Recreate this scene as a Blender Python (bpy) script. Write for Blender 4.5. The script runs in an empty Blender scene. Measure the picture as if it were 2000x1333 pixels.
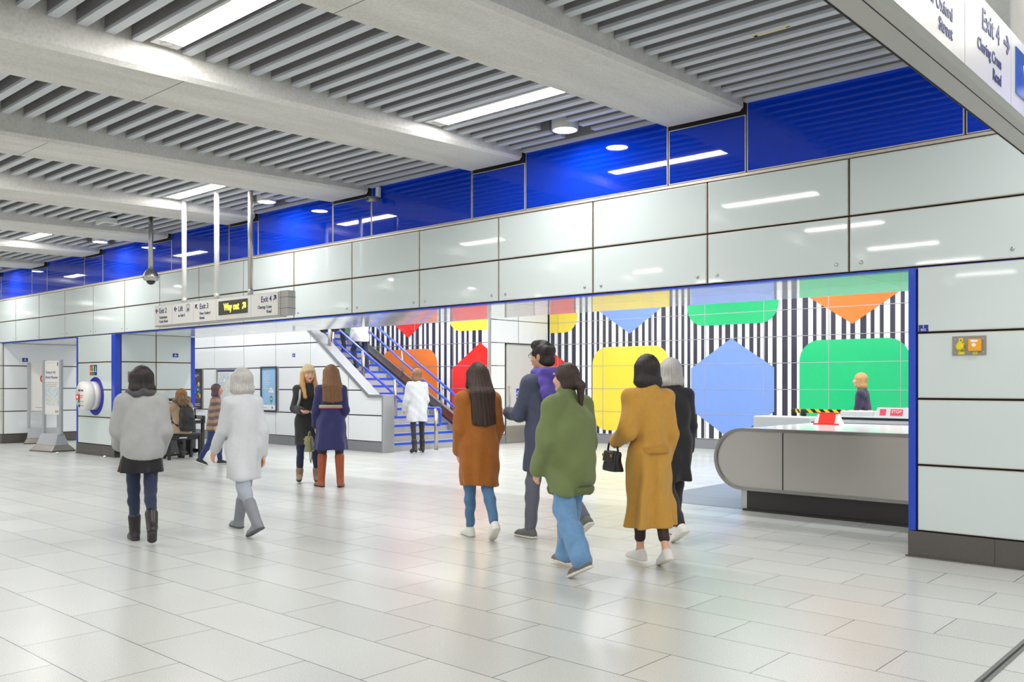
import bpy, bmesh, math, random
import numpy as np
from mathutils import Vector, Matrix, Euler
random.seed(7)
sc = bpy.context.scene
col = sc.collection
R = math.radians

# ------------------------------------------------------------------ camera, world, exposure
cam_d = bpy.data.cameras.new('camera'); cam = bpy.data.objects.new('camera', cam_d); col.objects.link(cam)
cam.location = (0, 0, 1.45); cam.rotation_euler = (R(90), 0, R(42))
cam_d.sensor_width = 36; cam_d.lens = 31.59; cam_d.shift_y = 0.04125; cam_d.clip_end = 200
sc.camera = cam
world = bpy.data.worlds.new('world'); sc.world = world; world.use_nodes = True
world.node_tree.nodes['Background'].inputs[0].default_value = (0.9, 0.95, 1, 1)
world.node_tree.nodes['Background'].inputs[1].default_value = 0.3
sc.view_settings.view_transform = 'Standard'
sc.view_settings.look = 'None'
sc.view_settings.exposure = 0.0
sc.view_settings.gamma = 1
sc.view_settings.use_curve_mapping = False
sc.cycles.use_denoising = True
sc.cycles.max_bounces = 8
sc.cycles.sample_clamp_indirect = 12
LAMP, HALL, DOWN = 52.0, 35.0, 115.0        # luminaire strengths: concourse strips, rear hall strips, downlights

# ------------------------------------------------------------------ materials
def lin(h):
    h = h.lstrip('#'); out = []
    for i in (0, 2, 4):
        c = int(h[i:i+2], 16)/255
        out.append(c/12.92 if c <= 0.04045 else ((c+0.055)/1.055)**2.4)
    return (*out, 1)

MATS = {}
def mat(name, color, rough=0.5, metal=0.0, noise=0.0, nscale=8.0, bump=0.0, bscale=60.0, emit=0.0, coat=0.0, stretch=(1, 1, 1), spec=0.5, sheen=0.0, rvar=0.0):
    """a principled material whose colour wanders a little with a noise texture"""
    if name in MATS: return MATS[name]
    m = bpy.data.materials.new(name); m.use_nodes = True; MATS[name] = m
    nt = m.node_tree; b = nt.nodes['Principled BSDF']
    c = lin(color) if isinstance(color, str) else (*color, 1)
    b.inputs['Base Color'].default_value = c
    b.inputs['Roughness'].default_value = rough
    b.inputs['Metallic'].default_value = metal
    b.inputs['Specular IOR Level'].default_value = spec
    b.inputs['Coat Weight'].default_value = coat
    b.inputs['Coat Roughness'].default_value = 0.03
    if sheen: b.inputs['Sheen Weight'].default_value = sheen; b.inputs['Sheen Roughness'].default_value = 0.5
    if emit:
        b.inputs['Emission Color'].default_value = c; b.inputs['Emission Strength'].default_value = emit
    if noise or bump or rvar:
        tc = nt.nodes.new('ShaderNodeTexCoord'); mp = nt.nodes.new('ShaderNodeMapping')
        mp.inputs['Scale'].default_value = stretch
        nt.links.new(tc.outputs['Object'], mp.inputs['Vector'])
    if noise or rvar:
        n = nt.nodes.new('ShaderNodeTexNoise'); n.inputs['Scale'].default_value = nscale; n.inputs['Detail'].default_value = 5
        nt.links.new(mp.outputs['Vector'], n.inputs['Vector'])
    if noise:
        mx = nt.nodes.new('ShaderNodeMix'); mx.data_type = 'RGBA'
        mx.inputs['A'].default_value = tuple(max(0, x*(1-noise)) for x in c[:3])+(1,)
        mx.inputs['B'].default_value = tuple(min(1, x*(1+noise)) for x in c[:3])+(1,)
        nt.links.new(n.outputs['Fac'], mx.inputs['Factor']); nt.links.new(mx.outputs['Result'], b.inputs['Base Color'])
    if rvar:
        mr = nt.nodes.new('ShaderNodeMapRange'); mr.inputs['To Min'].default_value = rough-rvar; mr.inputs['To Max'].default_value = rough+rvar
        nt.links.new(n.outputs['Fac'], mr.inputs['Value']); nt.links.new(mr.outputs['Result'], b.inputs['Roughness'])
    if bump:
        n2 = nt.nodes.new('ShaderNodeTexNoise'); n2.inputs['Scale'].default_value = bscale; n2.inputs['Detail'].default_value = 4
        nt.links.new(mp.outputs['Vector'], n2.inputs['Vector'])
        bp = nt.nodes.new('ShaderNodeBump'); bp.inputs['Strength'].default_value = bump; bp.inputs['Distance'].default_value = 0.01
        nt.links.new(n2.outputs['Fac'], bp.inputs['Height']); nt.links.new(bp.outputs['Normal'], b.inputs['Normal'])
    return m

glass_white = mat('white_glass_panel', '#d3dddd', 0.04, noise=0.02, nscale=0.6)
glass_hall = mat('white_hall_panel', '#eef1f3', 0.06, noise=0.02, nscale=0.6)
glass_blue = mat('blue_glass_panel', (0.0, 0.034, 0.5), 0.035, noise=0.12, nscale=0.8)
joint = mat('dark_joint', '#2b2724', 0.7, noise=0.2, nscale=20)
rim = mat('panel_rim', '#cfc8bd', 0.4, 0.3, noise=0.1, nscale=12)
silver = mat('silver_trim', '#b6b8bb', 0.42, 0.7, noise=0.05, nscale=10)
steel = mat('brushed_steel', '#bdbab4', 0.32, 0.95, noise=0.04, nscale=1.2, stretch=(1, 1, 3))
steel_dark = mat('steel_edge', '#9a9894', 0.25, 0.95, noise=0.08, nscale=5)
blue_paint = mat('blue_paint', '#0a3fc0', 0.35, noise=0.05, nscale=6, coat=0.3)
rail_blue = mat('handrail_blue', '#2450d8', 0.3, noise=0.05, nscale=10, coat=0.4)
skirt = mat('granite_skirting', '#57534f', 0.35, noise=0.35, nscale=180)
skirt_lt = mat('granite_skirting_grey', '#85868a', 0.4, noise=0.3, nscale=180)
black_gran = mat('black_granite', '#2c2829', 0.3, noise=0.35, nscale=120)
louvre_m = mat('louvre_metal', '#c9ccd3', 0.5, noise=0.04, nscale=4)
louvre_side = mat('louvre_perforated_side', '#8b898c', 0.65, noise=0.15, nscale=200)
mesh_dark = mat('perforated_soffit', '#413f40', 0.7, noise=0.35, nscale=260)
lamp_m = mat('lamp_diffuser', (1, 0.98, 0.95), 0.5, emit=LAMP)
hall_lamp_m = mat('hall_lamp_diffuser', (0.97, 0.98, 1.0), 0.5, emit=HALL)
down_m = mat('downlight_diffuser', (1, 0.98, 0.96), 0.5, emit=DOWN)
for m_ in (lamp_m, hall_lamp_m, down_m): m_.cycles.emission_sampling = 'FRONT'
fixt = mat('fixture_grey', '#c9c9c8', 0.4, noise=0.04, nscale=10)
white_paint = mat('white_paint', '#e6e6e4', 0.6, noise=0.03, nscale=3)
stone = mat('stair_stone', '#aeaeb0', 0.45, noise=0.25, nscale=160)
black = mat('black_plastic', '#17171a', 0.4, noise=0.15, nscale=20)
signw = mat('sign_white', '#e9e7e2', 0.25, noise=0.015, nscale=3)
signgrey = mat('sign_casing', '#b4b2ae', 0.35, 0.4, noise=0.05, nscale=6)
navy_ink = mat('navy_lettering', '#14206e', 0.4, noise=0.05)
white_ink = mat('white_lettering', '#f2f2f2', 0.5, noise=0.03)
grey_ink = mat('grey_lettering', '#8b8b90', 0.5, noise=0.05)
red_ink = mat('red_lettering', '#d62b23', 0.45, noise=0.05)
yellow_p = mat('yellow_plastic', '#e9d616', 0.4, noise=0.06, nscale=10)
orange_p = mat('orange_plastic', '#f7ab0e', 0.4, noise=0.06, nscale=10)

def concrete_mat():
    m = bpy.data.materials.new('board_marked_concrete'); m.use_nodes = True
    nt = m.node_tree; b = nt.nodes['Principled BSDF']; b.inputs['Roughness'].default_value = 0.75
    tc = nt.nodes.new('ShaderNodeTexCoord')
    n1 = nt.nodes.new('ShaderNodeTexNoise'); n1.inputs['Scale'].default_value = 0.9; n1.inputs['Detail'].default_value = 9; n1.inputs['Roughness'].default_value = 0.62
    n2 = nt.nodes.new('ShaderNodeTexNoise'); n2.inputs['Scale'].default_value = 45; n2.inputs['Detail'].default_value = 4
    mp = nt.nodes.new('ShaderNodeMapping'); mp.inputs['Scale'].default_value = (3, 0.5, 1)
    nt.links.new(tc.outputs['Object'], mp.inputs['Vector']); nt.links.new(mp.outputs['Vector'], n1.inputs['Vector'])
    nt.links.new(tc.outputs['Object'], n2.inputs['Vector'])
    r1 = nt.nodes.new('ShaderNodeValToRGB'); r1.color_ramp.elements[0].position = 0.3; r1.color_ramp.elements[1].position = 0.72
    r1.color_ramp.elements[0].color = lin('#cdcbc5'); r1.color_ramp.elements[1].color = lin('#e8e6e1')
    nt.links.new(n1.outputs['Fac'], r1.inputs['Fac'])
    mx = nt.nodes.new('ShaderNodeMix'); mx.data_type = 'RGBA'; mx.blend_type = 'MULTIPLY'; mx.inputs['Factor'].default_value = 0.25
    r2 = nt.nodes.new('ShaderNodeValToRGB'); r2.color_ramp.elements[0].position = 0.35; r2.color_ramp.elements[1].position = 0.6
    r2.color_ramp.elements[0].color = (0.55, 0.55, 0.55, 1)
    nt.links.new(n2.outputs['Fac'], r2.inputs['Fac'])
    nt.links.new(r1.outputs['Color'], mx.inputs['A']); nt.links.new(r2.outputs['Color'], mx.inputs['B'])
    nt.links.new(mx.outputs['Result'], b.inputs['Base Color'])
    bp = nt.nodes.new('ShaderNodeBump'); bp.inputs['Strength'].default_value = 0.15; bp.inputs['Distance'].default_value = 0.01
    nt.links.new(n2.outputs['Fac'], bp.inputs['Height']); nt.links.new(bp.outputs['Normal'], b.inputs['Normal'])
    return m
concrete = concrete_mat()

def floor_mat(name, c1, c2, rough, x0=-4.8545, y0=1.858, w=0.911, h=0.4545):
    """polished terrazzo tiles in running bond, dark joints, pale chips"""
    m = bpy.data.materials.new(name); m.use_nodes = True
    nt = m.node_tree; b = nt.nodes['Principled BSDF']; L = nt.links.new
    tc = nt.nodes.new('ShaderNodeTexCoord'); mp = nt.nodes.new('ShaderNodeMapping')
    mp.inputs['Location'].default_value = (-x0, -y0, 0)
    L(tc.outputs['Object'], mp.inputs['Vector'])
    br = nt.nodes.new('ShaderNodeTexBrick'); br.offset = 0.5; br.offset_frequency = 2; br.squash = 1
    br.inputs['Scale'].default_value = 1; br.inputs['Brick Width'].default_value = w; br.inputs['Row Height'].default_value = h
    br.inputs['Mortar Size'].default_value = 0.0028; br.inputs['Mortar Smooth'].default_value = 0.1; br.inputs['Bias'].default_value = 0
    br.inputs['Color1'].default_value = lin(c1); br.inputs['Color2'].default_value = lin(c2); br.inputs['Mortar'].default_value = lin('#56504a')
    L(mp.outputs['Vector'], br.inputs['Vector'])
    n1 = nt.nodes.new('ShaderNodeTexNoise'); n1.inputs['Scale'].default_value = 1.1; n1.inputs['Detail'].default_value = 1
    L(tc.outputs['Object'], n1.inputs['Vector'])
    vo = nt.nodes.new('ShaderNodeTexVoronoi'); vo.inputs['Scale'].default_value = 130
    L(tc.outputs['Object'], vo.inputs['Vector'])
    n3 = nt.nodes.new('ShaderNodeTexNoise'); n3.inputs['Scale'].default_value = 150; n3.inputs['Detail'].default_value = 3
    L(tc.outputs['Object'], n3.inputs['Vector'])
    r1 = nt.nodes.new('ShaderNodeMapRange'); r1.inputs['From Min'].default_value = 0.3; r1.inputs['From Max'].default_value = 0.7
    r1.inputs['To Min'].default_value = 0.97; r1.inputs['To Max'].default_value = 1.02
    L(n1.outputs['Fac'], r1.inputs['Value'])
    r3 = nt.nodes.new('ShaderNodeMapRange'); r3.inputs['From Min'].default_value = 0.3; r3.inputs['From Max'].default_value = 0.7
    r3.inputs['To Min'].default_value = 0.84; r3.inputs['To Max'].default_value = 1.16
    L(n3.outputs['Fac'], r3.inputs['Value'])
    mu = nt.nodes.new('ShaderNodeMath'); mu.operation = 'MULTIPLY'
    L(r1.outputs['Result'], mu.inputs[0]); L(r3.outputs['Result'], mu.inputs[1])
    sv = nt.nodes.new('ShaderNodeVectorMath'); sv.operation = 'SCALE'
    L(br.outputs['Color'], sv.inputs[0]); L(mu.outputs[0], sv.inputs['Scale'])
    # pale chips: random cells
    sep = nt.nodes.new('ShaderNodeSeparateColor'); L(vo.outputs['Color'], sep.inputs[0])
    gt = nt.nodes.new('ShaderNodeMath'); gt.operation = 'GREATER_THAN'; gt.inputs[1].default_value = 0.9
    L(sep.outputs[0], gt.inputs[0])
    lt = nt.nodes.new('ShaderNodeMath'); lt.operation = 'LESS_THAN'; lt.inputs[1].default_value = 0.35
    L(vo.outputs['Distance'], lt.inputs[0])
    an = nt.nodes.new('ShaderNodeMath'); an.operation = 'MULTIPLY'; L(gt.outputs[0], an.inputs[0]); L(lt.outputs[0], an.inputs[1])
    nf = nt.nodes.new('ShaderNodeMath'); nf.operation = 'SUBTRACT'; nf.inputs[0].default_value = 1; L(br.outputs['Fac'], nf.inputs[1])
    a2 = nt.nodes.new('ShaderNodeMath'); a2.operation = 'MULTIPLY'; L(an.outputs[0], a2.inputs[0]); L(nf.outputs[0], a2.inputs[1])
    a3 = nt.nodes.new('ShaderNodeMath'); a3.operation = 'MULTIPLY'; a3.inputs[1].default_value = 0.45; L(a2.outputs[0], a3.inputs[0])
    mx = nt.nodes.new('ShaderNodeMix'); mx.data_type = 'RGBA'; mx.inputs['B'].default_value = lin('#e8e6e0')
    L(a3.outputs[0], mx.inputs['Factor']); L(sv.outputs[0], mx.inputs['A']); L(mx.outputs['Result'], b.inputs['Base Color'])
    rr = nt.nodes.new('ShaderNodeMapRange'); rr.inputs['To Min'].default_value = rough*0.95; rr.inputs['To Max'].default_value = rough*1.05
    L(n1.outputs['Fac'], rr.inputs['Value']); L(rr.outputs['Result'], b.inputs['Roughness'])
    b.inputs['Specular IOR Level'].default_value = 0.6
    return m
floor_m = floor_mat('terrazzo_tiles', '#c6c8c3', '#cfd1cc', 0.26)
mat_m = floor_mat('dark_matwell_tiles', '#7d8594', '#888f9c', 0.4, w=3.0, h=0.06)

# ------------------------------------------------------------------ mesh helpers
def empty(name, loc, rz=0):
    o = bpy.data.objects.new(name, None); col.objects.link(o); o.location = loc; o.rotation_euler = (0, 0, rz); o.empty_display_size = 0.1
    return o

def tag(o, label=None, cat=None, group=None, kind=None):
    if label: o['label'] = label
    if cat: o['category'] = cat
    if group: o['group'] = group
    if kind: o['kind'] = kind
    return o

class MB:
    def __init__(s): s.bm = bmesh.new(); s.ms = []
    def mi(s, m):
        if m not in s.ms: s.ms.append(m)
        return s.ms.index(m)
    def face(s, pts, m):
        f = s.bm.faces.new([s.bm.verts.new(p) for p in pts]); f.material_index = s.mi(m); return f
    def hexa(s, p, m, bev=0.0):
        """p: 8 corners, bottom ring then top ring"""
        v = [s.bm.verts.new(q) for q in p]; k = s.mi(m); fs = []
        for q in ((3, 2, 1, 0), (4, 5, 6, 7), (0, 1, 5, 4), (1, 2, 6, 5), (2, 3, 7, 6), (3, 0, 4, 7)):
            f = s.bm.faces.new([v[i] for i in q]); f.material_index = k; fs.append(f)
        if bev:
            es = {e for f in fs for e in f.edges}
            r = bmesh.ops.bevel(s.bm, geom=list(es), offset=bev, segments=2, affect='EDGES', profile=0.6)
            for f in r['faces']: f.material_index = k
        return s
    def box(s, x0, x1, y0, y1, z0, z1, m, bev=0.0):
        return s.hexa([(x0, y0, z0), (x1, y0, z0), (x1, y1, z0), (x0, y1, z0), (x0, y0, z1), (x1, y0, z1), (x1, y1, z1), (x0, y1, z1)], m, bev)
    def prism(s, pts, off, m):
        """closed polygon pts (3D list) extruded by vector off"""
        k = s.mi(m); off = Vector(off)
        a = [s.bm.verts.new(p) for p in pts]; b = [s.bm.verts.new(Vector(p)+off) for p in pts]; n = len(pts)
        f = s.bm.faces.new(list(reversed(a))); f.material_index = k
        f = s.bm.faces.new(b); f.material_index = k
        for i in range(n):
            f = s.bm.faces.new((a[i], a[(i+1) % n], b[(i+1) % n], b[i])); f.material_index = k
        return s
    def tube(s, pts, rad, m, n=10, caps=True):
        """round tube along points; rad number or list"""
        k = s.mi(m); P = [Vector(p) for p in pts]; rings = []
        rs = rad if isinstance(rad, (list, tuple)) else [rad]*len(P)
        t0 = (P[1]-P[0]).normalized(); up = Vector((0, 0, 1)) if abs(t0.z) < 0.9 else Vector((1, 0, 0))
        u = t0.cross(up).normalized()
        for i, p in enumerate(P):
            t = (P[min(i+1, len(P)-1)]-P[max(i-1, 0)]).normalized()
            u = (u-t*u.dot(t)).normalized(); w = t.cross(u)
            rings.append([s.bm.verts.new(p+(u*math.cos(2*math.pi*j/n)+w*math.sin(2*math.pi*j/n))*rs[i]) for j in range(n)])
        for a, b in zip(rings, rings[1:]):
            for j in range(n):
                f = s.bm.faces.new((a[j], a[(j+1) % n], b[(j+1) % n], b[j])); f.material_index = k; f.smooth = True
        if caps:
            f = s.bm.faces.new(list(reversed(rings[0]))); f.material_index = k
            f = s.bm.faces.new(rings[-1]); f.material_index = k
        return s
    def lathe(s, prof, origin, axis, m, n=28):
        """profile [(r, h)] turned round axis through origin"""
        k = s.mi(m); ax = Vector(axis).normalized(); up = Vector((0, 0, 1)) if abs(ax.z) < 0.9 else Vector((1, 0, 0))
        u = ax.cross(up).normalized(); w = ax.cross(u); o = Vector(origin); rings = []
        for r, h in prof:
            r = max(r, 1e-4)
            rings.append([s.bm.verts.new(o+ax*h+(u*math.cos(2*math.pi*j/n)+w*math.sin(2*math.pi*j/n))*r) for j in range(n)])
        for a, b in zip(rings, rings[1:]):
            for j in range(n):
                f = s.bm.faces.new((a[j], a[(j+1) % n], b[(j+1) % n], b[j])); f.material_index = k; f.smooth = True
        f = s.bm.faces.new(list(reversed(rings[0]))); f.material_index = k
        f = s.bm.faces.new(rings[-1]); f.material_index = k
        return s
    def build(s, name, parent=None, origin=None, local=False):
        me = bpy.data.meshes.new(name)
        bmesh.ops.recalc_face_normals(s.bm, faces=s.bm.faces[:])
        o = bpy.data.objects.new(name, me); col.objects.link(o)
        off = None
        if parent is not None:
            o.parent = parent
            if not local:                       # geometry given in world coordinates
                off = world_loc(parent)
        elif origin is not None:
            off = Vector(origin); o.location = origin
        if off is not None: bmesh.ops.translate(s.bm, verts=s.bm.verts[:], vec=-off)
        s.bm.to_mesh(me); s.bm.free()
        for m in s.ms: me.materials.append(m)
        return o

def world_loc(o):
    v = Vector((0, 0, 0))
    while o is not None: v += Vector(o.location); o = o.parent
    return v

def text(name, body, size, loc, rot, m, parent=None, align='LEFT', sx=1.0, depth=0.0015, bold=0.0, label=None):
    """lettering as a mesh; loc in world space at the baseline; rot (rx, ry, rz) in degrees"""
    c = bpy.data.curves.new(name, 'FONT'); c.body = body; c.size = size; c.align_x = align; c.extrude = depth; c.offset = bold
    c.resolution_u = 3
    t = bpy.data.objects.new(name, c); col.objects.link(t)
    dg = bpy.context.evaluated_depsgraph_get(); dg.update()
    me = bpy.data.meshes.new_from_object(t.evaluated_get(dg))
    bpy.data.objects.remove(t); bpy.data.curves.remove(c)
    me.transform(Matrix.Diagonal((sx, 1, 1, 1)))
    me.transform(Euler([R(a) for a in rot]).to_matrix().to_4x4())
    off = Vector(loc)-(world_loc(parent) if parent else Vector((0, 0, 0)))
    me.materials.clear(); me.materials.append(m)
    o = bpy.data.objects.new(name, me); col.objects.link(o)
    if parent:
        o.parent = parent; me.transform(Matrix.Translation(off))
    else: o.location = off
    if label: o['label'] = label
    return o
# ================================================================== THE SETTING
W = 7.83                  # plane of the concourse wall
PX = 1.396                # panel pitch along the wall
X0 = -3.076
BEAM = [(-4.92-2.787*k, -4.056-2.787*k) for k in range(-5, 14)]      # pairs of beam sides
ROWS = [0.22, 0.77, 1.32, 1.87, 2.42]

def structure(mb, name, origin=None): return tag(mb.build(name, origin=origin), kind='structure')

def beam_z(y):            # soffit of the tapered beams: rises towards the wall
    return 4.03-0.0285*(W-max(2.2, y))

# floor
mb = MB(); mb.box(-50, 9, -9.5, 20, -0.2, 0, floor_m); structure(mb, 'floor')
mb = MB(); mb.box(-6.4, 1.5, 9.45, 17.4, 0.0, 0.004, mat_m); structure(mb, 'floor_matwell')
mb = MB()
mb.box(-1.25, -1.195, -2, W-0.06, 0, 0.003, steel_dark); mb.box(-1.228, -1.217, -2, W-0.06, 0.001, 0.004, joint)
structure(mb, 'floor_strip')

# a panelled face: axis 'y' lies in a plane Y = c (front towards -Y), axis 'x' in X = c (front towards sgn X)
def panels(mb, us, zs, c, axis='y', sgn=-1, gm=None, gap=0.009, t=0.03, lip=0.008):
    gm = gm or glass_white
    for u0, u1 in us:
        for z0, z1 in zs:
            for a, mm, d0, d1 in ((gap, rim, 0.0, t), (gap+lip, gm, t-0.001, t+0.0025)):
                q0, q1 = sorted((c+sgn*(-t+d0), c+sgn*(-t+d1)))
                if axis == 'y': mb.box(u0+a, u1-a, q0, q1, z0+a, z1-a, mm)
                else: mb.box(q0, q1, u0+a, u1-a, z0+a, z1-a, mm)
def pairs(v): return list(zip(v, v[1:]))
def cuts(a, b, ph, step):
    """joint positions ph + k*step inside (a, b) with both ends"""
    k0 = math.ceil((a-ph)/step-1e-6); out = [a]
    while ph+k0*step < b-0.02:
        if ph+k0*step > a+0.02: out.append(ph+k0*step)
        k0 += 1
    return out+[b]

# fascia over the openings: two rows of white glass
mb = MB()
mb.box(-45, 8, W+0.03, W+0.12, 2.415, 3.45, joint)
ux = cuts(-45, 8, X0, PX)
panels(mb, pairs(ux), [(2.42, 2.915), (2.915, 3.425)], W)
mb.box(-45, 8, W-0.006, W+0.05, 3.425, 3.45, rim)
mb.box(-45, 8, W+0.001, W+0.12, 2.40, 2.415, blue_paint)          # thin blue edge
for x in ux[1:-1]:                                                 # panel fixings
    for d in (-0.11, 0.11):
        mb.lathe([(0.016, 0), (0.016, 0.006), (0.009, 0.009)], (x+d, W-0.002, 2.50), (0, -1, 0), steel, 10)
structure(mb, 'wall_front')
# blue glass band up to the ceiling
mb = MB()
mb.box(-45, 8, W+0.03, W+0.12, 3.45, 4.6, joint)
bs = sorted(BEAM)
for (a0, a1), (b0, b1) in zip(bs, bs[1:]):
    panels(mb, [(a0, a1)], [(3.45, 4.012)], W, gm=glass_blue, gap=0.008, lip=0.009)
    panels(mb, [(a1, b0)], [(3.45, 4.25)], W, gm=glass_blue, gap=0.008, lip=0.009)
structure(mb, 'wall_front_upper')
# soffit behind the fascia
mb = MB(); mb.box(-45, 8, W+0.12, 9.75, 2.44, 4.4, white_paint)
for u0, u1 in pairs(cuts(-45, 8, X0, PX)):
    for y0, y1 in ((W+0.12, 8.8), (8.8, 9.75)):
        mb.box(u0+0.004, u1-0.004, y0+0.004, y1-0.004, 2.415, 2.44, glass_hall)
structure(mb, 'ceiling_soffit')

# piers
def plinth(mb, x0, x1, y0, y1, sk=skirt):
    n = max(1, round((x1-x0)/0.67))
    for i in range(n): mb.box(x0+(x1-x0)*i/n+0.0015, x0+(x1-x0)*(i+1)/n-0.0015, y0, y1, 0.0, 0.215, sk)
    mb.box(x0-0.015, x1+0.015, y0-0.015, y1+0.015, 0, 0.012, skirt)
mb = MB(); mb.box(-2.545, 8, W+0.03, 9.28, 0.01, 2.4, joint)
panels(mb, pairs(cuts(-2.505, 8, -2.505, 2.6)), pairs(ROWS), W)
plinth(mb, -2.575, 8, W-0.01, W+0.05); plinth(mb, -2.575, -2.5, W+0.051, 9.27)
panels(mb, pairs([7.95, 9.28]), pairs(ROWS), -2.57, 'x', -1)
structure(mb, 'wall_right_pier')
mb = MB(); mb.box(-2.572, -2.512, W-0.008, W+0.12, 0.22, 2.405, blue_paint, 0.004); structure(mb, 'trim_1')

mb = MB(); mb.box(-19.2, -17.48, W+0.03, 9.43, 0.01, 2.6, joint)
panels(mb, [(-19.17, -17.60)], pairs(ROWS), W)
panels(mb, [(7.95, 8.66), (8.66, 9.42)], pairs(ROWS), -17.45, 'x', 1)
panels(mb, [(7.95, 9.42)], pairs(ROWS), -19.23, 'x', -1)
plinth(mb, -19.24, -17.44, W-0.01, 9.44)
structure(mb, 'pillar_station')
mb = MB(); mb.box(-17.60, -17.445, W-0.008, W+0.11, 0.02, 2.405, blue_paint, 0.01); structure(mb, 'trim_2')
mb = MB(); mb.box(-19.235, -19.18, W-0.008, W+0.11, 0.02, 2.405, blue_paint, 0.01); structure(mb, 'trim_3')
mb = MB(); mb.box(-17.49, -17.442, 9.41, 9.50, 0.02, 2.405, blue_paint, 0.01); structure(mb, 'trim_4')
mb = MB(); mb.box(-28, -23.55, W+0.03, 9.70, 0.01, 2.6, joint)
panels(mb, pairs([-28, -25.8, -23.515]), pairs(ROWS), W)
panels(mb, [(7.865, 9.68)], pairs(ROWS), -23.52, 'x', 1, gm=glass_hall)
plinth(mb, -28, -23.51, W-0.01, 9.72)
structure(mb, 'pillar_station')

# rear hall: wall with the poster frames, cut off by the stair
YB = 12.1
mb = MB()
def cap_z(x):             # sloping top edge of the stair wall
    if x > -14.97: return 1.16
    return 1.16+(-14.97-x)*0.687
top = 4.2
xs = cuts(-34, -14.52, -14.28-0.0, 1.388)
zs = [0.22, 0.77, 1.30, 1.82, 2.37, 2.90, 3.45, 4.0]
pts = [(-34, 0.0), (-14.52, 0.0), (-14.52, 1.15), (-14.97, 1.15), (-14.97-3.05/0.687, 4.2), (-34, 4.2)]
mb.prism([(x, YB+0.03, z) for x, z in pts], (0, 0.2, 0), joint)
HOLES = [(-22.55, -21.85, 0.77, 1.82), (-21.10, -19.72, 0.77, 1.82), (-19.06, -18.38, 0.77, 1.85)]
def clip_cap(u0, u1, z0, z1):
    """panel outline clipped under the sloping cap"""
    if z1 <= min(cap_z(u0), cap_z(u1)): return [(u0, z0), (u1, z0), (u1, z1), (u0, z1)]
    poly = [(u0, z0), (u1, z0), (u1, z1), (u0, z1)]
    def inside(p): return p[1] <= 1.16+max(0, (-14.97-p[0])*0.687)+1e-6 if p[0] < -14.97 else p[1] <= 1.16
    out = []
    n = 40
    dense = []
    for a, b in zip(poly, poly[1:]+poly[:1]):
        for i in range(n): dense.append((a[0]+(b[0]-a[0])*i/n, a[1]+(b[1]-a[1])*i/n))
    out = [p for p in dense if inside(p)]
    return out if len(out) > 8 else None
for u0, u1 in pairs(xs):
    for z0, z1 in pairs(zs):
        segs = [(u0, u1)]
        for hx0, hx1, hz0, hz1 in HOLES:
            if z0 >= hz0-0.02 and z1 <= hz1+0.02:
                ns = []
                for s0, s1 in segs:
                    if s1 <= hx0 or s0 >= hx1: ns.append((s0, s1)); continue
                    if s0 < hx0-0.05: ns.append((s0, hx0))
                    if s1 > hx1+0.05: ns.append((hx1, s1))
                segs = ns
        for s0, s1 in segs:
            if max(cap_z(s0), 0) < z0+0.02: continue
            poly = clip_cap(s0+0.012, s1-0.012, z0+0.012, z1-0.012)
            if poly: mb.prism([(x, YB-0.001, z) for x, z in poly], (0, 0.032, 0), glass_hall)
for i in range(29):
    mb.box(-34+i*0.672, -34+(i+1)*0.672-0.003, YB-0.012, YB+0.03, 0, 0.215, skirt_lt) if -34+(i+1)*0.672 < -14.5 else None
structure(mb, 'wall_rear_left')
mb = MB()                 # steel capping and end post of the stair wall
xe = -14.97-3.05/0.687
mb.prism([(-14.52, 0, 1.15), (-14.97, 0, 1.15), (xe, 0, 4.2), (xe, 0, 4.32), (-14.93, 0, 1.21), (-14.52, 0, 1.21)], (0, 0.3, 0), mat('satin_capping', '#8f9296', 0.5, 0.3, noise=0.04))
bmesh.ops.translate(mb.bm, verts=mb.bm.verts[:], vec=(0, YB-0.03, 0))
mb.box(-14.52, -14.46, YB-0.03, YB+0.27, 0.0, 1.21, silver, 0.01)
structure(mb, 'trim_5')

# stair: rises to -X between the panelled wall and the tiled side wall
YS0, YS1, SX, RI, TR, NS = 12.33, 14.66, -14.6, 0.175, 0.315, 21
mb = MB()
for n in range(NS):
    x1 = SX-TR*n
    mb.box(x1-TR-0.02 if n < NS-1 else -26, x1, YS0, YS1, RI*n if n == 0 else RI*n-0.1, RI*(n+1), stone)
    mb.box(x1-0.002, x1+0.006, YS0, YS1, RI*(n+1)-0.048, RI*(n+1)-0.002, rail_blue)
    mb.box(x1-0.05, x1+0.006, YS0, YS1, RI*(n+1)-0.002, RI*(n+1)+0.003, rail_blue)
mb.prism([(SX, YS0, 0), (SX-TR*NS, YS0, RI*NS), (SX-TR*NS, YS0, 0)], (0, YS1-YS0, 0), stone)
structure(mb, 'floor_stair_path')
SL = RI/TR
mb = MB()                 # stone string beside the steps with a black sloping coping
nz = lambda x: RI+(SX-x)*SL
mb.prism([(SX+0.05, 14.65, 0.0), (SX+0.05, 14.65, nz(SX)+0.05), (-23, 14.65, nz(-23)+0.08), (-23, 14.65, 0)], (0, 0.3, 0), skirt_lt)
mb.prism([(SX+0.05, 14.64, nz(SX)+0.03), (SX+0.05, 14.64, nz(SX)+0.09), (-23, 14.64, nz(-23)+0.13), (-23, 14.64, nz(-23)+0.07)], (0, 0.32, 0), black_gran)
mb.prism([(SX+0.05, 14.95, 0.0), (SX+0.05, 14.95, 0.1), (-23, 14.95, nz(-23)-0.2), (-23, 14.95, 0)], (0, 0.44, 0), skirt_lt)
structure(mb, 'trim_6')

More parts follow.
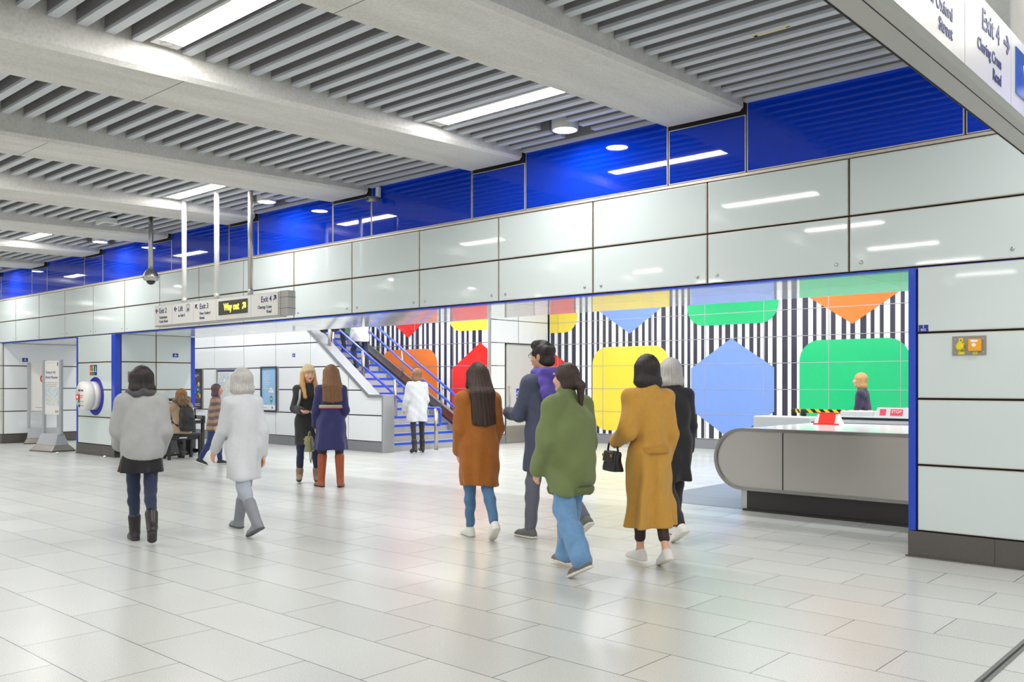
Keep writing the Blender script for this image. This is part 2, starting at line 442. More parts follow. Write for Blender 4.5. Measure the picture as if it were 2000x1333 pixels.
# side wall along the stair, step back with the door, and the far wall
YL, YR, XC = 15.42, 17.6, -14.6
mb = MB()
mb.box(-30, XC+0.0, YL+0.02, YL+0.25, 0, 4.6, joint); mb.box(XC-0.25, XC-0.02, YL+0.25, YR+0.02, 0, 4.6, joint)
mb.box(XC-0.25, 8, YR+0.02, YR+0.25, 0, 4.6, joint)
zz = ROWS+[2.97, 3.52, 4.07, 4.6]
panels(mb, pairs(cuts(-30, XC-0.04, -14.44, 1.39)), pairs(zz), YL, gm=glass_hall, gap=0.006, t=0.02, lip=0.004)
panels(mb, pairs(cuts(XC+0.03, 8, -12.89, 1.393)), pairs(zz), YR, gm=glass_hall, gap=0.006, t=0.02, lip=0.004)
panels(mb, [(15.46, 15.96), (17.05, 17.58)], pairs(zz[:5]), XC, 'x', 1, gm=glass_hall, gap=0.006, t=0.02, lip=0.004)
panels(mb, [(15.46, 16.45), (16.45, 17.58)], pairs(zz[4:]), XC, 'x', 1, gm=glass_hall, gap=0.006, t=0.02, lip=0.004)
mb.box(XC-0.04, XC+0.01, YL-0.01, YL+0.05, 0, 4.6, silver)
for i in range(34): mb.box(XC+0.01+i*0.67, XC+0.677+i*0.67, YR-0.012, YR+0.02, 0, 0.215, skirt_lt)
mb.box(XC-0.01, XC+0.012, 15.44, 15.97, 0, 0.215, skirt_lt); mb.box(XC-0.01, XC+0.012, 17.04, 17.59, 0, 0.215, skirt_lt)
structure(mb, 'wall_rear')
mb = MB(); mb.box(XC-0.03, XC+0.02, 15.985, 16.0, 0, 2.40, silver); mb.box(XC-0.03, XC+0.02, 17.01, 17.035, 0, 2.40, silver); mb.box(XC-0.03, XC+0.02, 15.985, 17.035, 2.375, 2.40, silver)
mb.box(XC-0.02, XC+0.008, 16.0, 17.01, 0.008, 2.375, mat('door_grey', '#cfd0ce', 0.35, noise=0.05, nscale=3, stretch=(1, 12, 0.4)))
mb.box(XC+0.007, XC+0.012, 16.0, 17.01, 0.01, 0.42, steel)
dr = structure(mb, 'door_1')
m2 = MB(); m2.tube([(XC+0.01, 16.08, 0.9), (XC+0.06, 16.08, 0.9), (XC+0.06, 16.08, 1.36), (XC+0.01, 16.08, 1.36)], 0.014, steel); m2.build('door_handle', dr)
m2 = MB()
for z in (1.22, 1.13, 1.04): m2.box(XC+0.008, XC+0.011, 16.36, 16.56, z, z+(0.06 if z < 1.2 else 0.1), blue_paint); m2.box(XC+0.011, XC+0.0115, 16.40, 16.52, z+0.02, z+0.04, white_ink)
m2.build('door_notice', dr)

# rear hall ceiling, well above the soffit
mb = MB(); mb.box(-50, 8, 9.75, 18, 4.6, 4.8, white_paint); structure(mb, 'ceiling_rear')
# surrounding walls of the concourse, out of the frame
mb = MB(); mb.box(-50, 9, -9.7, -9.5, 0, 4.6, glass_hall); structure(mb, 'wall_behind')
mb = MB(); mb.box(8, 8.2, -9.5, 18, 0, 4.6, glass_hall); structure(mb, 'wall_right')
mb = MB(); mb.box(-50.2, -50, -9.5, 18, 0, 4.6, glass_hall); structure(mb, 'wall_left')

# ceiling: dark soffit, tapered concrete beams, louvre bays
mb = MB(); mb.box(-50, 9, -9.5, W+0.05, 4.36, 4.5, mesh_dark); structure(mb, 'ceiling')
for a, b in BEAM:
    mb = MB(); ch = 0.035; k = mb.mi(concrete)
    ys = [-9.4]+[2.2+i*(W-0.06-2.2)/8 for i in range(9)]
    rings = []
    for y in ys:
        z = beam_z(y)
        rings.append([mb.bm.verts.new(p) for p in ((a, y, 4.5), (a, y, z+ch), (a+ch, y, z), (b-ch, y, z), (b, y, z+ch), (b, y, 4.5))])
    for r, s in zip(rings, rings[1:]):
        for i in range(6): mb.bm.faces.new((r[i], r[(i+1) % 6], s[(i+1) % 6], s[i]))
    mb.bm.faces.new(rings[0]); mb.bm.faces.new(list(reversed(rings[-1])))
    zs_ = beam_z(3.65); mb.box(a+ch, b-ch, 3.647, 3.653, zs_-0.0012, zs_+0.002, skirt)       # formwork seam
    structure(mb, 'beam', origin=((a+b)/2, 0, 4.4))

LY = [6.34, 3.442, 0.544, -2.354, -5.252, -8.15]        # strip light rows
LIT = lambda c: abs(((c+5.88)/5.574) - round((c+5.88)/5.574)) < 0.1
bays = []
for (a0, a1), (b0, b1) in zip(bs, bs[1:]): bays.append((a1, b0))
for x0, x1 in bays:
    c = (x0+x1)/2; lit = LIT(c)
    mb = MB(); k = 7
    while True:
        y = 6.34+0.207*k; k -= 1
        if y < -9.3: break
        if lit and any(abs(y-l) < 0.05 for l in LY): continue
        segs = [(x0+0.004, x1-0.004)]
        if lit and abs(y-7.36) < 0.24: segs = [(x0+0.004, c-0.20), (c+0.20, x1-0.004)]
        for s0, s1 in segs:
            mb.box(s0, s1, y-0.038, y+0.038, 4.11, 4.135, louvre_m)
            mb.box(s0, s1, y-0.037, y+0.037, 4.135, 4.27, louvre_side)
    structure(mb, 'ceiling_panel', origin=(c, 0, 4.2))
# ================================================================== LUMINAIRES
def lit_box(m, x0, x1, y0, y1, z0, z1, lm):
    """a shallow box whose underside glows"""
    m.box(x0, x1, y0, y1, z0, z1, fixt); m.bm.faces.ensure_lookup_table(); m.bm.faces[0].material_index = m.mi(lm)
def strip_light(c, y, label, group):
    r = empty('strip_light', (c, y, 4.12)); tag(r, label, 'ceiling light', group)
    m = MB(); m.box(-0.93, 0.93, -0.115, 0.115, 0.0, 0.06, fixt, 0.006); m.box(-0.93, 0.93, -0.09, 0.09, 0.06, 0.24, fixt); m.build('housing', r, local=True)
    m = MB(); lit_box(m, -0.80, 0.86, -0.098, 0.098, -0.006, 0.004, lamp_m); m.build('diffuser', r, local=True)
    m = MB(); m.lathe([(0.055, 0), (0.055, 0.004), (0.04, 0.008), (0.038, 0.004)], (-0.865, 0, 0.001), (0, 0, -1), signgrey, 20); m.build('speaker', r, local=True)
    return r
def copy_tree(o, parent=None):
    c = o.copy(); col.objects.link(c)
    if parent is not None: c.parent = parent
    for ch in list(o.children): copy_tree(ch, c)
    return c
first = None
for x0, x1 in bays:
    c = (x0+x1)/2
    if not LIT(c) or c < -35 or c > 7: continue
    for y in LY:
        seen = {(-5.88, 6.34): 'long white strip light in the ceiling nearest the blue wall and the tallest concrete beam',
                (-5.88, 3.442): 'largest white strip light, cut by the top edge of the picture',
                (-11.45, 6.34): 'white strip light directly above the poles of the hanging Way out sign',
                (-17.02, 6.34): 'small far white strip light between the last concrete beams'}
        lb = next((v for k2, v in seen.items() if abs(k2[0]-c) < 0.2 and abs(k2[1]-y) < 0.1), 'white ceiling strip light out of the picture over the concourse')
        gp = 'concourse strip lights'
        if first is None: first = strip_light(c, y, lb, gp); continue
        o = copy_tree(first); o.location = (c, y, 4.12); o['label'] = lb
fd = None
for x0, x1 in bays:
    c = (x0+x1)/2
    if not LIT(c): continue
    lb = {-6: 'round white downlight in the louvred ceiling beside the nearer strip light', -11: 'round white downlight beside the third pole of the hanging sign', -17: 'round white downlight farther along, beside the CCTV pole'}
    t = next((v for k2, v in lb.items() if abs(k2-c) < 0.6), 'round white downlight out of sight along the blue wall')
    if fd is None:
        fd = empty('downlight', (c, 7.36, 4.1))
        m = MB(); m.lathe([(0.14, 0.26), (0.14, 0.0), (0.125, -0.004), (0.12, 0.03)], (0, 0, 0), (0, 0, 1), fixt, 32); m.build('housing', fd, local=True)
        m = MB(); m.lathe([(0.118, 0.0), (0.0, -0.004)], (0, 0, 0.002), (0, 0, 1), down_m, 20); m.build('diffuser', fd, local=True)
        o = fd
    else: o = copy_tree(fd); o.location = (c, 7.36, 4.1)
    tag(o, t, 'ceiling light', 'round downlights along the blue wall')
# rear hall lamps
first_h = None
for x in (-29, -24, -19.5, -15.5, -11.5, -7.5, -3.5, 0.5, 4.5):
    for y in (10.7, 13.2, 15.9):
        if y > 14.5 and x < -15: y = 14.4
        if first_h is None:
            first_h = empty('hall_light', (x, y, 4.535))
            m = MB(); m.box(-1.2, 1.2, -0.15, 0.15, 0.0, 0.06, fixt, 0.01); m.build('housing', first_h, local=True)
            m = MB(); lit_box(m, -1.15, 1.15, -0.13, 0.13, -0.006, 0.002, hall_lamp_m); m.build('diffuser', first_h, local=True)
            o = first_h
        else: o = copy_tree(first_h); o.location = (x, y, 4.535)
        tag(o, 'long white strip light on the rear hall ceiling, hidden by the fascia', 'ceiling light', 'rear hall strip lights')
# ================================================================== SIGNS AND FITTINGS
def arrow(name, cx, cz, size, ang, plane, c, m, parent, th=0.0015):
    """flat arrow on the plane Y=c (plane 'y') or X=c (plane 'x'); ang degrees, 0 = reading direction"""
    P = [(-0.5, -0.09), (0.12, -0.09), (-0.12, -0.36), (0.12, -0.42), (0.5, 0), (0.12, 0.42), (-0.12, 0.36), (0.12, 0.09), (-0.5, 0.09)]
    ca, sa = math.cos(R(ang)), math.sin(R(ang)); mb = MB()
    pts = [(cx+size*(x*ca-y*sa), cz+size*(x*sa+y*ca)) for x, y in P]
    if plane == 'y': mb.prism([(u, c, v) for u, v in pts], (0, -th, 0), m)
    else: mb.prism([(c, u, v) for u, v in pts], (th, 0, 0), m)
    return mb.build(name, parent)

# hanging direction sign parallel to the wall
r = empty('hanging_sign', (-11.47, 6.565, 2.315)); tag(r, 'long white hanging direction sign reading Way out, parallel to the blue wall', 'sign')
mb = MB(); mb.box(-13.15, -9.84, 6.505, 6.625, 2.315, 2.62, signgrey, 0.006); mb.box(-13.14, -9.86, 6.5, 6.506, 2.322, 2.613, signw)
for x in (-12.6, -11.98, -11.36, -10.48): mb.box(x-0.0015, x+0.0015, 6.4992, 6.501, 2.325, 2.61, grey_ink)
mb.box(-13.15, -9.84, 6.51, 6.62, 2.30, 2.316, signgrey)
mb.build('sign_panel', r)
mb = MB(); mb.box(-9.84, -9.66, 6.50, 6.63, 2.31, 2.625, signgrey, 0.012)
for z in (2.40, 2.54): mb.box(-9.835, -9.655, 6.499, 6.631, z-0.002, z+0.002, joint)
mb.box(-9.80, -9.795, 6.499, 6.631, 2.311, 2.624, joint)
mb.build('end_cap', r)
for x, zt in ((-12.37, 4.12), (-11.46, 4.12), (-10.6, 4.0)):
    mb = MB(); mb.tube([(x, 6.565, 2.61), (x, 6.565, zt)], 0.034, white_paint if zt > 4.05 else steel, 14); mb.tube([(x, 6.565, 2.61), (x, 6.565, 2.70)], 0.038, signgrey, 14)
    mb.build('pole', r)
dsp = MB(); dsp.box(-11.29, -10.56, 6.494, 6.503, 2.385, 2.575, mat('display_black', '#45463f', 0.25)); dsp = dsp.build('display', r)
glow = mat('display_yellow', (1.0, 0.86, 0.06), 0.5, emit=3.0)
glow.cycles.emission_sampling = 'NONE'
F = (90, 0, 0)
text('lettering', 'Way out', 0.135, (-11.15, 6.4935, 2.445), F, glow, dsp, sx=0.80, bold=0.002)
arrow('arrow', -10.64, 2.487, 0.115, 45, 'y', 6.4935, glow, dsp)
for s, x, z, sz, sx, al in (('Exit 2', -13.0, 2.502, 0.108, 0.92, 'LEFT'), ('Tottenham', -13.0, 2.42, 0.056, 0.98, 'LEFT'), ('Court Road', -13.0, 2.358, 0.056, 0.98, 'LEFT'),
        ('Lift', -12.42, 2.502, 0.108, 0.98, 'LEFT'), ('to Exit 3', -12.42, 2.42, 0.056, 1.0, 'LEFT'),
        ('Exit 3', -11.81, 2.502, 0.108, 0.98, 'LEFT'), ('New Oxford', -11.81, 2.42, 0.056, 1.0, 'LEFT'), ('Street', -11.81, 2.358, 0.056, 1.0, 'LEFT'),
        ('Exit 4', -10.0, 2.502, 0.108, 0.98, 'RIGHT'), ('Charing Cross', -10.0, 2.42, 0.056, 0.98, 'RIGHT'), ('Road', -10.0, 2.358, 0.056, 0.98, 'RIGHT')):
    text('lettering', s, sz, (x, 6.4992, z), F, navy_ink, r, align=al, sx=sx, bold=0.0008)
for x, z, a in ((-13.075, 2.54, 180), (-12.50, 2.54, 180), (-11.9, 2.54, 135), (-9.925, 2.545, 45)): arrow('arrow', x, z, 0.088, a, 'y', 6.4992, navy_ink, r)
mb = MB()                                                    # lift pictogram
for q in ((-12.185, -12.18, 2.49, 2.585), (-12.095, -12.09, 2.49, 2.585), (-12.185, -12.09, 2.49, 2.495), (-12.185, -12.09, 2.58, 2.585)): mb.box(q[0], q[1], 6.498, 6.4995, q[2], q[3], navy_ink)
mb.tube([(-12.137, 6.4985, 2.555), (-12.137, 6.4985, 2.53), (-12.12, 6.4985, 2.525), (-12.115, 6.4985, 2.508)], 0.004, navy_ink, 6)
mb.lathe([(0.018, 0), (0.018, 0.001)], (-12.14, 6.499, 2.515), (0, -1, 0), navy_ink, 14)
for dz, s in ((2.595, 1), (2.478, -1)): mb.prism([(-12.147, 6.499, dz-0.004*s), (-12.127, 6.499, dz-0.004*s), (-12.137, 6.499, dz+0.01*s)], (0, -0.001, 0), navy_ink)
mb.build('lift_symbol', r)

# hanging sign overhead, at right angles to the wall
xs_ = -0.84
r = empty('hanging_sign', (-0.9, 2.75, 2.45)); tag(r, 'large white hanging sign overhead reading Exit 4 Charing Cross Road, cut by the picture edge', 'sign')
mb = MB()
pr = [(-0.966, 2.45), (-0.945, 2.437), (-0.875, 2.437), (-0.852, 2.445), (-0.8415, 2.462), (-0.8415, 2.74), (-0.966, 2.74)]
mb.prism([(x, 1.05, z) for x, z in pr], (0, 3.33, 0), signgrey)
mb.box(-0.952, -0.949, 1.05, 4.382, 2.4355, 2.44, joint); mb.box(-0.878, -0.875, 1.05, 4.382, 2.4355, 2.44, joint)
mb.box(-0.8415, xs_, 1.06, 4.36, 2.464, 2.736, signw)
for y in (1.9, 2.5, 3.08, 3.65): mb.box(-0.841, xs_+0.0004, y-0.001, y+0.001, 2.466, 2.734, grey_ink)
mb.build('sign_panel', r)
mb = MB(); mb.prism([(x+(0.004 if x > -0.9 else -0.004), 4.38, z) for x, z in pr], (0, 0.02, 0), signgrey); mb.build('end_cap', r)
for y in (1.5, 4.03):
    mb = MB(); mb.tube([(-0.9, y, 2.73), (-0.9, y, 4.12)], 0.03, white_paint, 14); mb.tube([(-0.9, y, 2.73), (-0.9, y, 2.80)], 0.036, signgrey, 14); mb.build('pole', r)
G = (90, 0, 90)
mb = MB(); mb.box(-0.843, -0.836, 3.71, 4.33, 2.525, 2.695, mat('display_blue', '#4768a8', 0.15, noise=0.3, nscale=14)); dsp = mb.build('display', r)
text('lettering', 'Way out', 0.11, (-0.8355, 3.83, 2.575), G, glow, dsp, sx=0.8, bold=0.003)
for s, y, z, sz, sx, al in (('Exit 4', 3.495, 2.636, 0.098, 0.98, 'RIGHT'), ('Charing Cross', 3.515, 2.556, 0.056, 0.90, 'RIGHT'), ('Road', 3.515, 2.497, 0.056, 0.96, 'RIGHT'),
        ('Exit 3', 2.80, 2.636, 0.098, 0.98, 'RIGHT'), ('New Oxford', 2.95, 2.558, 0.056, 0.94, 'RIGHT'), ('Street', 2.95, 2.5, 0.056, 0.96, 'RIGHT')):
    text('lettering', s, sz, (xs_+0.0003, y, z), G, navy_ink, r, align=al, sx=sx, bold=0.0008)
arrow('arrow', 3.59, 2.668, 0.082, 0, 'x', xs_+0.0002, navy_ink, r); arrow('arrow', 2.95, 2.668, 0.075, 45, 'x', xs_+0.0002, navy_ink, r)

# CCTV dome on a pole, wall camera, ceiling sensor
r = empty('dome_camera', (-14.0, 6.86, 3.12)); tag(r, 'silver dome camera hanging on a thin ceiling pole before the blue wall', 'camera')
mb = MB(); mb.tube([(-14.0, 6.86, 3.22), (-14.0, 6.86, 4.36)], 0.035, steel, 14); mb.build('pole', r)
mb = MB(); mb.lathe([(0.03, 0.17), (0.07, 0.14), (0.115, 0.07), (0.125, 0.02), (0.11, -0.02), (0.08, -0.035)], (-14.0, 6.86, 3.13), (0, 0, 1), steel, 24); mb.build('housing', r)
mb = MB(); mb.lathe([(0.07, 0.0), (0.065, -0.03), (0.04, -0.055), (0.001, -0.065)], (-14.0, 6.86, 3.10), (0, 0, 1), mat('smoked_dome', '#2a2a2e', 0.1), 24); mb.build('dome', r)
r = empty('wall_camera', (-9.43, 7.79, 3.93)); tag(r, 'tiny white bullet camera fixed high under a beam on the blue wall', 'camera')
mb = MB(); mb.box(-9.46, -9.40, 7.76, 7.805, 3.95, 4.09, white_paint, 0.006); mb.build('bracket', r)
mb = MB(); mb.tube([(-9.43, 7.78, 3.93), (-9.43, 7.60, 3.905)], 0.035, signgrey, 14); mb.tube([(-9.43, 7.60, 3.905), (-9.43, 7.595, 3.9045)], 0.027, black, 14); mb.build('body', r)
r = empty('ceiling_speaker', (-14.55, 6.4, 4.05)); tag(r, 'small white box fitting hanging from the louvres near the dome camera pole', 'ceiling fitting')
mb = MB(); mb.box(-14.75, -14.4, 6.3, 6.5, 4.02, 4.105, white_paint, 0.01); mb.build('casing', r)
mb = MB(); mb.box(-14.70, -14.45, 6.33, 6.47, 4.014, 4.021, grey_ink); mb.build('grille', r)

# number plates on the panels
def plate(x, y, z, w, h, label, ax='y', parts=('2', '002')):
    r = empty('number_plate', (x, y, z)); tag(r, label, 'number plate', 'blue number plates')
    mb = MB()
    if ax == 'y': mb.box(x-w/2, x+w/2, y-0.004, y+0.001, z-h/2, z+h/2, mat('plate_blue', '#1b2f9c', 0.4, noise=0.04)); rot = F; d = (0, -0.0042, 0)
    else: mb.box(x-0.001, x+0.004, y-w/2, y+w/2, z-h/2, z+h/2, mat('plate_blue', '#1b2f9c')); rot = G; d = (0.0042, 0, 0)
    mb.build('plate', r)
    if parts is None:                                            # characters too small to read in the place
        for q, w_ in ((0.12, 0.2), (-0.2, 0.5)):
            mb = MB()
            if ax == 'y': mb.box(x-w*w_/2, x+w*w_/2, y-0.0046, y-0.003, z+h*q, z+h*(q+0.18), white_ink)
            else: mb.box(x+0.003, x+0.0046, y-w*w_/2, y+w*w_/2, z+h*q, z+h*(q+0.18), white_ink)
            mb.build('marking', r)
        return
    text('lettering', parts[0], h*0.5, (x+d[0], y+d[1], z+h*0.1), rot, white_ink, r, align='CENTER', depth=0.0005)
    text('lettering', parts[1], h*0.5, (x+d[0], y+d[1], z-h*0.36), rot, white_ink, r, align='CENTER', depth=0.0005)
plate(-2.452, W-0.0025, 1.905, 0.075, 0.058, 'blue number plate on the white panel beside the tall blue corner strip')
plate(-17.4475, 9.07, 2.02, 0.12, 0.08, 'small blue number plate on the white pillar above the pianist', 'x', None)
plate(-17.7, YB-0.001, 2.10, 0.10, 0.08, 'small blue number plate on the white wall above the person in the beige hat', 'y', None)
plate(-23.5175, 8.35, 2.02, 0.13, 0.09, 'small blue number plate on the far white pillar above the board stands', 'x', None)

# socket plate on the pier
r = empty('socket_plate', (-2.1, W, 1.75)); tag(r, 'steel wall plate with a yellow socket and an orange switch box', 'socket plate')
y0 = W-0.0025
mb = MB(); mb.box(-2.228, -1.975, y0-0.006, y0, 1.675, 1.83, mat('plate_steel', '#9b958f', 0.4, 0.7, noise=0.08, nscale=30), 0.002)
for x in (-2.205, -1.998):
    for z in (1.70, 1.805): mb.lathe([(0.006, 0), (0.006, 0.003)], (x, y0-0.006, z), (0, -1, 0), silver, 10)
mb.build('back_plate', r)
mb = MB(); mb.box(-2.19, -2.135, y0-0.016, y0-0.005, 1.717, 1.777, yellow_p, 0.004)
mb.lathe([(0.028, 0), (0.028, 0.03), (0.02, 0.036)], (-2.163, y0-0.014, 1.745), (0, -1, 0), yellow_p, 22)
mb.prism([(-2.185, y0-0.014, 1.735), (-2.141, y0-0.014, 1.735), (-2.163, y0-0.014, 1.708)], (0, -0.022, 0), yellow_p)
mb.box(-2.176, -2.15, y0-0.03, y0-0.01, 1.77, 1.788, yellow_p, 0.003); sk = mb.build('socket', r)
mb = MB(); mb.box(-2.10, -2.008, y0-0.04, y0-0.005, 1.707, 1.805, orange_p, 0.004); mb.box(-2.064, -2.044, y0-0.044, y0-0.005, 1.708, 1.72, silver); mb.build('switch_box', r)
mb = MB(); mb.box(-2.082, -2.030, y0-0.042, y0-0.039, 1.779, 1.796, white_ink, 0.0008); mb.lathe([(0.016, 0), (0.016, 0.002)], (-2.058, y0-0.04, 1.757), (0, -1, 0), white_ink, 20); mb.build('switch_label', r)
mb = MB()
for x0, x1, z0, z1 in ((-2.178, -2.147, 1.785, 1.815), (-2.182, -2.135, 1.682, 1.705), (-2.075, -2.038, 1.682, 1.703)):
    mb.box(x0, x1, y0-0.008, y0-0.005, z0, z1, yellow_p)
mb.prism([(-2.166, y0-0.008, 1.79), (-2.158, y0-0.008, 1.79), (-2.162, y0-0.008, 1.809)], (0, -0.001, 0), black)
mb.build('warning_label', r)

# help point drum on the pillar
r = empty('help_point', (-18.32, W, 1.2)); tag(r, 'white round help point drum over a blue disc on the white pillar', 'help point')
mb = MB(); mb.lathe([(0.385, 0), (0.385, 0.008)], (-18.32, W-0.003, 1.19), (0, -1, 0), mat('disc_blue', '#2a2ea8', 0.25, noise=0.04), 48); mb.build('backing_disc', r)
mb = MB(); mb.lathe([(0.285, 0), (0.285, 0.10), (0.278, 0.105), (0.278, 0.118), (0.288, 0.123), (0.288, 0.25), (0.27, 0.275), (0.0, 0.28)], (-18.32, W-0.01, 1.20), (0, -1, 0), signw, 48); mb.build('drum', r)
text('lettering', 'Help Point', 0.062, (-18.45, W-0.2905, 1.29), F, navy_ink, r, sx=0.9)
mb = MB(); mb.box(-18.50, -18.37, W-0.31, W-0.288, 1.12, 1.23, red_ink, 0.01); mb.lathe([(0.03, 0), (0.03, 0.006)], (-18.435, W-0.31, 1.175), (0, -1, 0), white_ink, 16); mb.build('alarm_button', r)
mb = MB()
for x_, z_, w_, m_ in ((-18.34, 1.20, 0.12, red_ink), (-18.34, 1.165, 0.09, red_ink), (-18.35, 1.08, 0.14, grey_ink), (-18.35, 0.995, 0.15, grey_ink)): mb.box(x_, x_+w_, W-0.2915, W-0.289, z_, z_+0.012, m_)
mb.build('small_print', r)
mb = MB(); mb.lathe([(0.032, 0), (0.03, 0.012)], (-18.41, W-0.288, 1.085), (0, -1, 0), mat('button_green', '#1f8a3c', 0.4), 18); mb.build('emergency_button', r)
mb = MB(); mb.lathe([(0.028, 0), (0.026, 0.012)], (-18.40, W-0.288, 1.0), (0, -1, 0), navy_ink, 18); mb.build('information_button', r)
r = empty('pictogram_sign', (-18.42, W, 1.7)); tag(r, 'small red, green and blue pictogram sign above the help point', 'sign')
for i, (c_, ch_) in enumerate((('#d63a34', ':'), ('#1f8f3f', '!'), ('#1c2d8c', 'i'))):
    x = -18.585+i*0.113; mm = mat('pictogram_'+('red', 'green', 'blue')[i], c_, 0.4, noise=0.03)
    mb = MB(); mb.box(x, x+0.105, W-0.006, W-0.002, 1.61, 1.82, mm); p_ = mb.build('panel', r)
    text('lettering', ch_, 0.13, (x+0.052, W-0.0065, 1.705), F, white_ink, p_, align='CENTER', bold=0.004)
    mb = MB(); mb.box(x+0.008, x+0.097, W-0.0068, W-0.0058, 1.682, 1.692, white_ink); mb.build('rule', p_)

# plaque on the pillar side, above the walker
r = empty('plaque', (-17.44, 8.25, 1.57)); tag(r, 'small brownish grey plaque on the white pillar behind the grey jacketed walker', 'plaque')
mb = MB(); mb.box(-17.4475, -17.435, 8.08, 8.41, 1.47, 1.68, mat('plaque_bronze', '#8d7f7d', 0.4, 0.4, noise=0.15, nscale=14), 0.003); mb.build('plate', r)
mb = MB()
for i, w in enumerate((0.2, 0.25, 0.18, 0.22)): mb.box(-17.4352, -17.434, 8.12, 8.12+w, 1.63-i*0.035, 1.638-i*0.035, mat('plaque_ink', '#6c5f5d', 0.5)); 
mb.build('inscription', r)

# poster frames on the rear wall
def poster(name, x0, x1, z0, z1, fm, label):
    r = empty(name, ((x0+x1)/2, YB, z0)); tag(r, label, 'poster')
    mb = MB(); t = 0.035
    for q in ((x0, x1, z0, z0+t), (x0, x1, z1-t, z1), (x0, x0+t, z0+t, z1-t), (x1-t, x1, z0+t, z1-t)): mb.box(q[0], q[1], YB-0.03, YB+0.03, q[2], q[3], fm)
    mb.box(x1, x1+0.07, YB-0.012, YB+0.03, z0, z1, silver)
    mb.build('frame', r); return r
YP = YB-0.006
dframe = mat('frame_dark', '#4a4d55', 0.4, 0.3, noise=0.05)
r = poster('poster_frame', -22.55, -21.85, 0.77, 1.82, dframe, 'dark framed poster with bunches of coloured dots, half hidden by the pillar')
mb = MB(); mb.box(-22.52, -21.88, YP, YB+0.03, 0.80, 1.79, mat('poster_dark', '#5d5256', 0.3, noise=0.2, nscale=3)); mb.build('poster', r)
mb = MB(); rng = random.Random(3)
dc = [mat('dot_teal', '#2f93a3', 0.5), mat('dot_blue', '#3557b8', 0.5), mat('dot_yellow', '#e7d33c', 0.5), mat('dot_green', '#3f9a6a', 0.5), mat('dot_violet', '#7a62a8', 0.5)]
for i in range(26): mb.lathe([(rng.uniform(0.03, 0.06), 0), (0.03, 0.001)], (rng.uniform(-22.46, -21.94), YP-0.0005-0.0001*i, rng.uniform(1.08, 1.42)), (0, -1, 0), dc[i % 5], 14)
mb.build('dot', r)
mb = MB()
for x0_, x1_, z0_, z1_, mm in ((-22.2, -21.9, 1.045, 1.065, mat('poster_pink', '#d63b86', 0.5)), (-22.4, -22.0, 1.66, 1.67, white_ink), (-22.4, -22.1, 1.62, 1.63, white_ink), (-22.4, -21.95, 0.9, 0.91, white_ink), (-22.4, -21.95, 0.86, 0.87, white_ink)): mb.box(x0_, x1_, YP-0.004, YP, z0_, z1_, mm)
mb.build('caption', r)
r = poster('poster_frame', -21.10, -19.72, 0.77, 1.82, silver, 'wide framed local area map poster with a violet header strip')
mb = MB(); mb.box(-21.06, -19.76, YP, YB+0.03, 0.80, 1.79, signw); mb.build('poster', r)
def map_mat():
    m = bpy.data.materials.new('street_map'); m.use_nodes = True; nt = m.node_tree; b = nt.nodes['Principled BSDF']; b.inputs['Roughness'].default_value = 0.4
    tc = nt.nodes.new('ShaderNodeTexCoord'); vo = nt.nodes.new('ShaderNodeTexVoronoi'); vo.feature = 'DISTANCE_TO_EDGE'; vo.inputs['Scale'].default_value = 14
    nt.links.new(tc.outputs['Object'], vo.inputs['Vector'])
    n = nt.nodes.new('ShaderNodeTexNoise'); n.inputs['Scale'].default_value = 3.2; nt.links.new(tc.outputs['Object'], n.inputs['Vector'])
    cr = nt.nodes.new('ShaderNodeValToRGB'); e = cr.color_ramp.elements; e[0].position = 0.42; e[0].color = lin('#b9c6d2'); e[1].position = 0.68; e[1].color = lin('#f0d060')
    e2 = cr.color_ramp.elements.new(0.58); e2.color = lin('#c8d3cf'); nt.links.new(n.outputs['Fac'], cr.inputs['Fac'])
    lt = nt.nodes.new('ShaderNodeMath'); lt.operation = 'LESS_THAN'; lt.inputs[1].default_value = 0.035; nt.links.new(vo.outputs['Distance'], lt.inputs[0])
    mx = nt.nodes.new('ShaderNodeMix'); mx.data_type = 'RGBA'; mx.inputs['B'].default_value = lin('#f3f3f0'); nt.links.new(lt.outputs[0], mx.inputs['Factor']); nt.links.new(cr.outputs['Color'], mx.inputs['A'])
    nt.links.new(mx.outputs['Result'], b.inputs['Base Color']); return m
map_m = map_mat()
mb = MB(); mb.box(-21.06, -19.76, YP-0.002, YP, 1.74, 1.79, mat('header_violet', '#6a62a6', 0.4)); mb.build('header_strip', r)
mb = MB(); mb.box(-21.03, -20.5, YP-0.002, YP, 1.2, 1.70, map_m); mb.build('street_map', r)
mb = MB(); tl = mat('map_line', '#a9aab6', 0.5)
for i in range(9): mb.box(-20.44+i*0.072, -20.438+i*0.072, YP-0.002, YP, 0.86, 1.70, tl)
for i in range(12): mb.box(-20.45, -19.80, YP-0.0025, YP, 0.88+i*0.068, 0.882+i*0.068, tl)
for i in range(14): mb.box(-21.03, -20.5, YP-0.002, YP, 0.86+i*0.023, 0.863+i*0.023, tl)
mb.build('street_index', r)
r = poster('poster_frame', -19.06, -18.38, 0.77, 1.85, dframe, 'sky blue framed poster with a small white cloud and green balloon')
mb = MB(); mb.box(-19.03, -18.41, YP, YB+0.03, 0.80, 1.82, mat('poster_sky', '#9cc4ea', 0.3, noise=0.12, nscale=2.5)); mb.build('poster', r)
mb = MB(); mb.box(-19.03, -18.41, YP-0.002, YP, 0.80, 0.93, white_ink); mb.build('footer_strip', r)
mb = MB()
for i in range(9): mb.box(-18.98, -18.98+(0.15, 0.3, 0.26, 0.3, 0.22, 0.3, 0.28, 0.2, 0.25)[i], YP-0.002, YP, 1.68-i*0.045, 1.69-i*0.045, white_ink)
